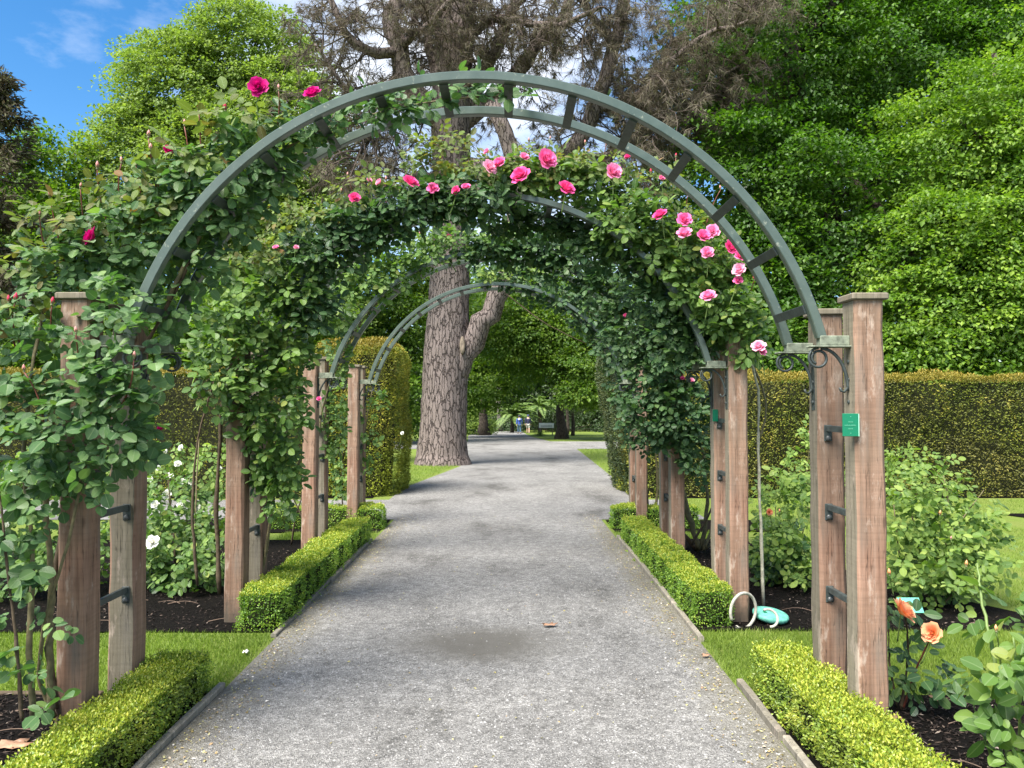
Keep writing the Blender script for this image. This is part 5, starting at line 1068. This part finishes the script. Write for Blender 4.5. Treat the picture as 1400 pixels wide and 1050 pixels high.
# ------------------------------------------------------------------ small things
# hose loops beside the post
def tube_thing(name, label, cat, pts, r, mat):
    pts = np.asarray(pts, float); e = MB(); e.tube(pts, r, 10); me = e.mesh(name, True, [mat]); b = Vector(pts.min(0).tolist()); me.transform(Matrix.Translation(-b))
    o = bpy.data.objects.new(name, me); C.objects.link(o); o.location = b; tag(o, label, cat); return o
t = np.linspace(math.radians(-125), math.radians(-125+330), 48); c = at(1015, 834, 5.22)
P = np.stack([c[0] + .098*np.cos(-t+math.pi), 5.2 + .04*np.sin(t*.5) + 0*t, c[2] + .118*np.sin(-t+math.pi)], 1); P = np.stack([c[0]+.10*np.cos(t), 5.2+.05*np.cos(t), c[2]+.118*np.sin(t)], 1)
tube_thing('hose', 'pale grey hose loop standing against the timber post', 'hose', P, .0105, M['hose'])
t = np.linspace(math.radians(-95), math.radians(120), 20); c = at(1053, 846, 5.1)
P = np.stack([c[0]+.055*np.cos(t), 5.12+.03*np.sin(t), np.maximum(c[2]+.05*np.sin(t), .012)], 1)
tube_thing('hose', 'short curl of pale hose over the teal lid', 'hose', P, .0085, M['hose'])
vc = at(1054, 843, 5.3); e = empty('valve_cover', (vc[0], 5.32, .01), 'round teal valve lid lying tilted on mulch', 'valve cover')
mb = MB(); mb.lathe([(.105,0),(.118,.012),(.122,.03),(.116,.038),(.10,.041),(.02,.044)], n=32); o = place('lid', mb.mesh('lid', True, [M['teal']]), e)
mb = MB(); mb.bbox((-.06,-.012,.043), (-.035,.012,.0475), .002); place('grip', mb.mesh('grip', False, [M['plaque']]), o)
e.rotation_euler = (math.radians(9), math.radians(4), .3); e.location.z = .035
tg = at(1243, 826, 5.2); e = empty('plant_label', (tg[0], 5.2, .0), 'turquoise square plant label stuck in mulch behind the orange bloom', 'plant label')
mb = MB(); mb.bbox((-.075,-.003,0), (.075,.003,.11), .001, Matrix.Rotation(math.radians(-40), 3, 'X'), (0, -.05, .115)); place('plate', mb.mesh('plate', False, [M['teal']]), e)
mb = MB(); mb.box((-.006,-.012,-.03), (.006,-.004,.145)); place('stake', mb.mesh('stake', False, [M['dark_steel']]), e)
# fallen leaves
def fallen(label, px, py, w_, h_, seed, mat=M['dead_leaf'], ang=0.0):
    rs = random.Random(seed); y = 1.5*F/(py-554); p = at(px, py, y); n = 16; V = [(0,0,.012)]
    for k in range(n):
        a = 2*math.pi*k/n; r = (1 + .28*math.sin(a*5+seed) + rs.uniform(-.15,.15)); V.append((w_*r*math.cos(a), h_*r*math.sin(a), .006+rs.uniform(0,.016)))
    V2 = [(x, y_, z-.002) for x,y_,z in V]
    fs = [(0, 1+k, 1+(k+1)%n) for k in range(n)] + [(n+1, n+2+(k+1)%n, n+2+k) for k in range(n)] + [(1+k, n+2+k, n+2+(k+1)%n, 1+(k+1)%n) for k in range(n)]
    mb = MB(); mb.add(V+V2, fs); me = mb.mesh('fallen_leaf', True, [mat]); o = bpy.data.objects.new('fallen_leaf', me); C.objects.link(o); o.location = (p[0], y, .014); o.rotation_euler = (0,0,ang); tag(o, label, 'leaf', 'dry fallen leaves')
fallen('curled tan leaf lying alone on the gravel path', 752, 856, .050, .026, 1, ang=.2)
fallen('large dry tan leaf on mulch at the foot of the magenta climber', 18, 1018, .068, .05, 2)
fallen('crumpled tan leaf on mulch between orange rose and large-leaved bush', 1283, 958, .034, .036, 3)
fallen('pointed tan leaf on mulch close to the large-leaved bush', 1312, 960, .026, .03, 4)
fallen('brown leaf half hidden behind the plaque post, on mulch', 1222, 984, .03, .03, 5)
fallen('pale scrap on the grass edge by the left hedge end', 336, 893, .016, .024, 6, plain('pale_scrap', (.7,.68,.62), .7))
fallen('dry leaf on the path edge under the tufty hedge', 966, 898, .028, .016, 7)
# white park sign
sp = at(747, 582, 64); e = empty('park_sign', (sp[0], 64, gz(64)), 'low white information board with grey lettering on far lawn', 'sign')
zc = sp[2]-gz(64); mb = MB(); mb.bbox((-.62,-.03,zc-.18), (.62,.03,zc+.22), .01); place('board', mb.mesh('board', False, [M['white_board']]), e)
for s in (-.5, .5):
    mb = MB(); mb.box((s-.04,.031,-.1), (s+.04,.09,zc+.1)); place('leg', mb.mesh('leg', False, [M['timber_grey']]), e)
mb = MB(); x = -.46; rr = random.Random(9)
while x < .46:
    ww = rr.uniform(.03,.06); mb.box((x,-.036,zc-.11), (x+ww,-.0305,zc+.05*rr.uniform(.4,1))); x += ww+.025
place('lettering', mb.mesh('lettering', False, [M['sign_letter']]), e)
# ferns, cabbage tree, shrubs around the far lawn
def fronds(name, label, base, nf, Lf, mat, trunk_h=0, droop=.8, cat='plant', tr=.12, wleaf=.05):
    b = np.array([base[0], base[1], gz(base[1])]); e = empty(name, b, label, cat); top = b + [0,0,trunk_h]
    if trunk_h: mb = MB(); z = np.linspace(-.05, trunk_h, 8); mb.tube(np.stack([b[0]+.04*np.sin(z*2), b[1]+0*z, b[2]+z], 1), np.linspace(tr*1.3, tr*.8, 8), 10); mb.build('trunk', M['bark'], e, True)
    P, D, Nn, Ls, Ws = [], [], [], [], []
    for i in range(nf):
        a = R.uniform(0, 6.28); el = R.uniform(.1, 1.3); u = np.array([math.cos(a)*math.cos(el), math.sin(a)*math.cos(el), math.sin(el)]); L_ = Lf*R.uniform(.7, 1.15); m = 26; t = np.linspace(.08, 1, m)
        C_ = top + u*(L_*t)[:,None] + np.array([0,0,-droop*L_])*(t**2)[:,None]; T = nrm(np.gradient(C_, axis=0)); S = nrm(np.cross(T, [0,0,1.]))
        if wleaf > .06:
            for sgn in (-1, 1): P.append(C_); D.append(nrm(S*sgn + .35*T + [0,0,-.2])); Nn.append(np.cross(S, T)); Ls.append(.30*np.sin(np.pi*np.clip(t,.05,.97))*Lf*.5+.02); Ws.append(np.full(m, wleaf))
        else: P.append(C_[:-1]); D.append(T[:-1]); Nn.append(np.cross(S, T)[:-1] + .3*R.normal(size=(m-1,3))); Ls.append(np.full(m-1, L_/m*1.6)); Ws.append(wleaf*(1-.8*t[:-1]))
    P, D, Nn, Ls, Ws = map(np.concatenate, (P, D, Nn, Ls, Ws))
    tag(link('fronds', leaf_mesh('fronds', P, D, Nn, Ls, Ws, v=R.random(len(P))), M[mat], e), kind='stuff')
fronds('tree_fern', 'feathery pale tree fern arching behind the walkers', (at(700,570,78)[0], 78), 44, 3.4, 'fern', 1.6, .55, 'fern', .18, .12)
fronds('tree_fern', 'shaded tree fern rising over the walker in the dark jacket', (at(738,560,80)[0], 80), 40, 3.2, 'fern', 2.6, .6, 'fern', .18, .12)
fronds('cabbage_tree', 'shaggy cabbage tree with drooping strap leaves on far lawn', (at(783,590,62)[0], 62), 420, 1.7, 'strap', 2.6, .95, 'tree', .13, .055)
fronds('cabbage_tree', 'tall cabbage tree behind the dark-trunked maple', (at(776,560,70)[0], 70), 300, 1.6, 'strap', 4.4, .95, 'tree', .13, .055)
fronds('grass_tuft', 'clump of long grass in front of the white board', (at(738,596,60)[0], 60), 180, .9, 'fern', 0, .5, 'plant', .1, .05)
def shrub(label, blobs, ncl, per, clr, leaf, mat, base):
    e = empty('shrub', (base[0], base[1], gz(base[1])), label, 'shrub', 'shrubs around the far lawn'); P, D, Nn, L_, W_, v, Cc = foliage(blobs, ncl, per, clr, leaf)
    ok = P[:,2] > gz(base[1])+.02; tag(link('foliage', leaf_mesh('foliage', P[ok], D[ok], Nn[ok], L_[ok], W_[ok], v=v[ok]), M[mat], e), kind='stuff')
    mb = MB(); rng = np.random.default_rng(int(base[1]))
    for k in range(6): 
        t_ = np.array(blobs[k % len(blobs)][:3]) + rng.normal(size=3)*.3; s_ = np.array([base[0], base[1], gz(base[1])]); u = np.linspace(0,1,5)[:,None]; mb.tube(s_+(t_-s_)*u, np.linspace(.05,.015,5), 5)
    mb.build('stems', M['bark'], e, True)
x = at(652,590,66)[0]; shrub('yellow-green shrub beside the far end of the pine path', [BL(650,575,66,22,22,1.2), BL(635,560,66,24,24,1.2), BL(665,585,65,12,10,.8)], 150, 30, .5, .16, 'elm', (x, 66))
x = at(760,590,84)[0]; shrub('dark shrub bank behind the white board', [BL(760,572,84,40,24,1.5), BL(700,575,86,30,22,1.5), BL(820,575,82,34,26,1.5), BL(850,580,80,30,24,1.5)], 260, 30, .8, .2, 'dark_tree', (x, 84))
x = at(560,590,70)[0]; shrub('dark shrub bank behind the pine trunk', [BL(560,570,70,40,40,2), BL(610,570,72,40,40,2), BL(500,570,68,50,40,2)], 260, 30, .8, .2, 'dark_tree', (x, 70))
for px, Yt, lab in ((683, 88, 'slim grey trunk standing in the dark grove'), (670, 92, 'shadowy trunk just behind the slim grey trunk')):
    e = empty('grove_tree', (at(px,570,Yt)[0], Yt, gz(Yt)), lab, 'tree', G_P); mb = MB(); z = np.linspace(-.1, 9, 12); xx = at(px,570,Yt)[0]
    mb.tube(np.stack([xx+.1*np.sin(z*.5), Yt+0*z, gz(Yt)+z], 1), np.linspace(.40,.26,12), 12); rng = np.random.default_rng(px)
    for k in range(5): s_ = np.array([xx, Yt, gz(Yt)+5+k*.8]); d = nrm(rng.normal(size=3)+[0,0,.6]); mb.tube(s_+d*np.linspace(0,2.4,5)[:,None], np.linspace(.12,.03,5), 6)
    mb.build('trunk', M['bark_grey'], e, True)

# ------------------------------------------------------------------ two walkers seen from behind
M['skin'] = plain('skin', (.50, .32, .24), .6); M['hair'] = plain('hair', (.06, .05, .05), .7)
def skin_mesh(name, V, E, rad, mat, parent, root=0, sub=1):
    me = bpy.data.meshes.new(name); me.from_pydata([tuple(v) for v in V], E, []); o = bpy.data.objects.new(name, me); C.objects.link(o); o.parent = parent
    o.modifiers.new('skin', 'SKIN'); sv = me.skin_vertices[0].data
    for i, r in enumerate(rad): sv[i].radius = (r, r) if not isinstance(r, tuple) else r; sv[i].use_root = (i == root)
    s = o.modifiers.new('sub', 'SUBSURF'); s.levels = sub; s.render_levels = sub; me.materials.append(mat); return o
def walker(label, px, py, Y, H, stride, jacket, legs, shorts, hood, bag, rz):
    p = at(px, py, Y); e = empty('person', (p[0], Y, gz(Y)), label, 'person', 'walkers on the far path'); s = H/1.75
    hip, sh = .92, 1.42; a = stride
    V = [(0,0,hip),(0,0,1.15),(0,0,1.36),(0,.01,1.46),(0,.02,1.53),(0,.03,1.63),(0,.03,1.73)]; rad = [(.14,.11),(.13,.10),(.15,.10),.065,.058,.092,.06]; E = [(0,1),(1,2),(2,3),(3,4),(4,5),(5,6)]
    for sx, st_ in ((-1, a), (1, -a)):
        b = len(V); V += [(sx*.09, 0, .86), (sx*.10, st_*.45+.03, .48), (sx*.10, st_*.9-.03, .09), (sx*.11, st_*.9-.04, .04), (sx*.115, st_*.9+.15, .03)]; rad += [.088, .062, .045, .045, .032]; E += [(0,b),(b,b+1),(b+1,b+2),(b+2,b+3),(b+3,b+4)]
        b = len(V); V += [(sx*.19,0,1.40),(sx*.25,-st_*.15,1.12),(sx*.26,-st_*.5+.05,.87),(sx*.262,-st_*.55+.07,.80)]; rad += [.055,.045,.035,.030]; E += [(2,b),(b,b+1),(b+1,b+2),(b+2,b+3)]
        w_ = V[b+3]
        for k in range(4):
            f = len(V); ln = (.06,.07,.065,.05)[k]; dy = (-.027,-.009,.009,.027)[k]
            V += [(w_[0], w_[1]+dy, w_[2]-.045), (w_[0]-sx*.010, w_[1]+dy, w_[2]-.045-ln*.55), (w_[0]-sx*.025, w_[1]+dy, w_[2]-.045-ln)]; rad += [.010,.009,.008]; E += [(b+3,f),(f,f+1),(f+1,f+2)]
        f = len(V); V += [(w_[0], w_[1]+.035, w_[2]-.01), (w_[0]-sx*.01, w_[1]+.05, w_[2]-.045)]; rad += [.011,.009]; E += [(b+3,f),(f,f+1)]
    sc_ = lambda Q: [(x*s, y*s, z*s) for x,y,z in Q]
    def rs_(r): return [tuple(q*s for q in i) if isinstance(i, tuple) else i*s for i in r]
    body = skin_mesh('body', sc_(V), E, rs_(rad), M['skin'], e)
    # jacket
    V2 = [(0,0,.84),(0,0,1.0),(0,0,1.2),(0,0,1.38),(0,.01,1.47)]; r2 = [(.185,.145),(.175,.14),(.17,.135),(.175,.13),.085]; E2 = [(0,1),(1,2),(2,3),(3,4)]
    for sx, st_ in ((-1, a), (1, -a)):
        b = len(V2); V2 += [(sx*.20,0,1.39),(sx*.26,-st_*.15,1.12),(sx*.265,-st_*.47+.045,.90)]; r2 += [.075,.066,.055]; E2 += [(3,b),(b,b+1),(b+1,b+2)]
    skin_mesh('jacket', sc_(V2), E2, rs_(r2), jacket, e)
    V3 = [(0,0,.93)]; r3 = [(.165,.13)]; E3 = []
    for sx, st_ in ((-1, a), (1, -a)):
        b = len(V3); V3 += [(sx*.095,.0,.84), (sx*.10, st_*.45+.03, .48)] ; r3 += [.112, .095 if shorts else .08]; E3 += [(0,b),(b,b+1)]
        if not shorts: V3.append((sx*.10, st_*.9-.03, .11)); r3.append(.065); E3.append((b+1,b+2))
    skin_mesh('shorts' if shorts else 'trousers', sc_(V3), E3, rs_(r3), legs, e)
    for sx, st_ in ((-1, a), (1, -a)):
        mb = MB(); x0, y0 = sx*.11*s, (st_*.9)*s; mb.bbox((x0-.05,y0-.11,-.005), (x0+.05,y0+.19,.085), .02); mb.build('shoe', M['dark_steel'], None); o = bpy.context.scene.collection.objects[-1]; o.parent = e
    mb = MB(); mb.lathe([(.02,-.02),(.10,.0),(.112,.06),(.10,.12),(.05,.165),(.01,.172)], (0,.015*s,1.615*s), 14); o = mb.build('hat', hood, None, True); o.parent = e
    # face: nose and ears stay small at this distance but exist
    mb = MB(); mb.lathe([(.018,-.02),(.02,.0),(.006,.03)], (0,.125*s,1.645*s), 8)
    for sx in (-1,1): mb.lathe([(.012,-.03),(.02,.0),(.012,.03)], (sx*.097*s,.03*s,1.645*s), 8)
    o = mb.build('face', M['skin'], None, True); o.parent = e
    if bag:
        mb = MB(); mb.bbox((-.13*s,-.26*s,1.30*s), (.13*s,-.13*s,1.46*s), .05); o = mb.build('hood', bag, None, True); o.parent = e
    e.rotation_euler = (0,0,rz); return e
walker('person in blue jacket with pale hood walking away on the far path', 710, 594, 71, 1.70, .14, plain('blue_jacket', (.035,.075,.30), .7), plain('blue_trousers', (.05,.10,.16), .8), False, plain('dark_hat', (.03,.03,.06), .8), plain('pale_hood', (.55,.55,.65), .8), .05)
walker('person in dark navy jacket, cap and pale shorts walking away', 722, 592, 73, 1.76, .22, plain('navy_jacket', (.012,.014,.045), .7), plain('pale_shorts', (.36,.36,.32), .8), True, plain('navy_cap', (.05,.06,.15), .8), None, -.05)

# the grove closes behind the ferns
tree('garden_tree', 'dark evergreen closing the gap behind the pale tree fern', (at(735, 590, 104)[0], 104), .4,
     [BL(735, 545, 102, 60, 45, 3), BL(780, 530, 104, 50, 50, 3), BL(690, 530, 104, 50, 50, 3), BL(740, 480, 105, 90, 50, 3)], 420, 34, 1.8, .42, 'dark_tree', group=G_P)
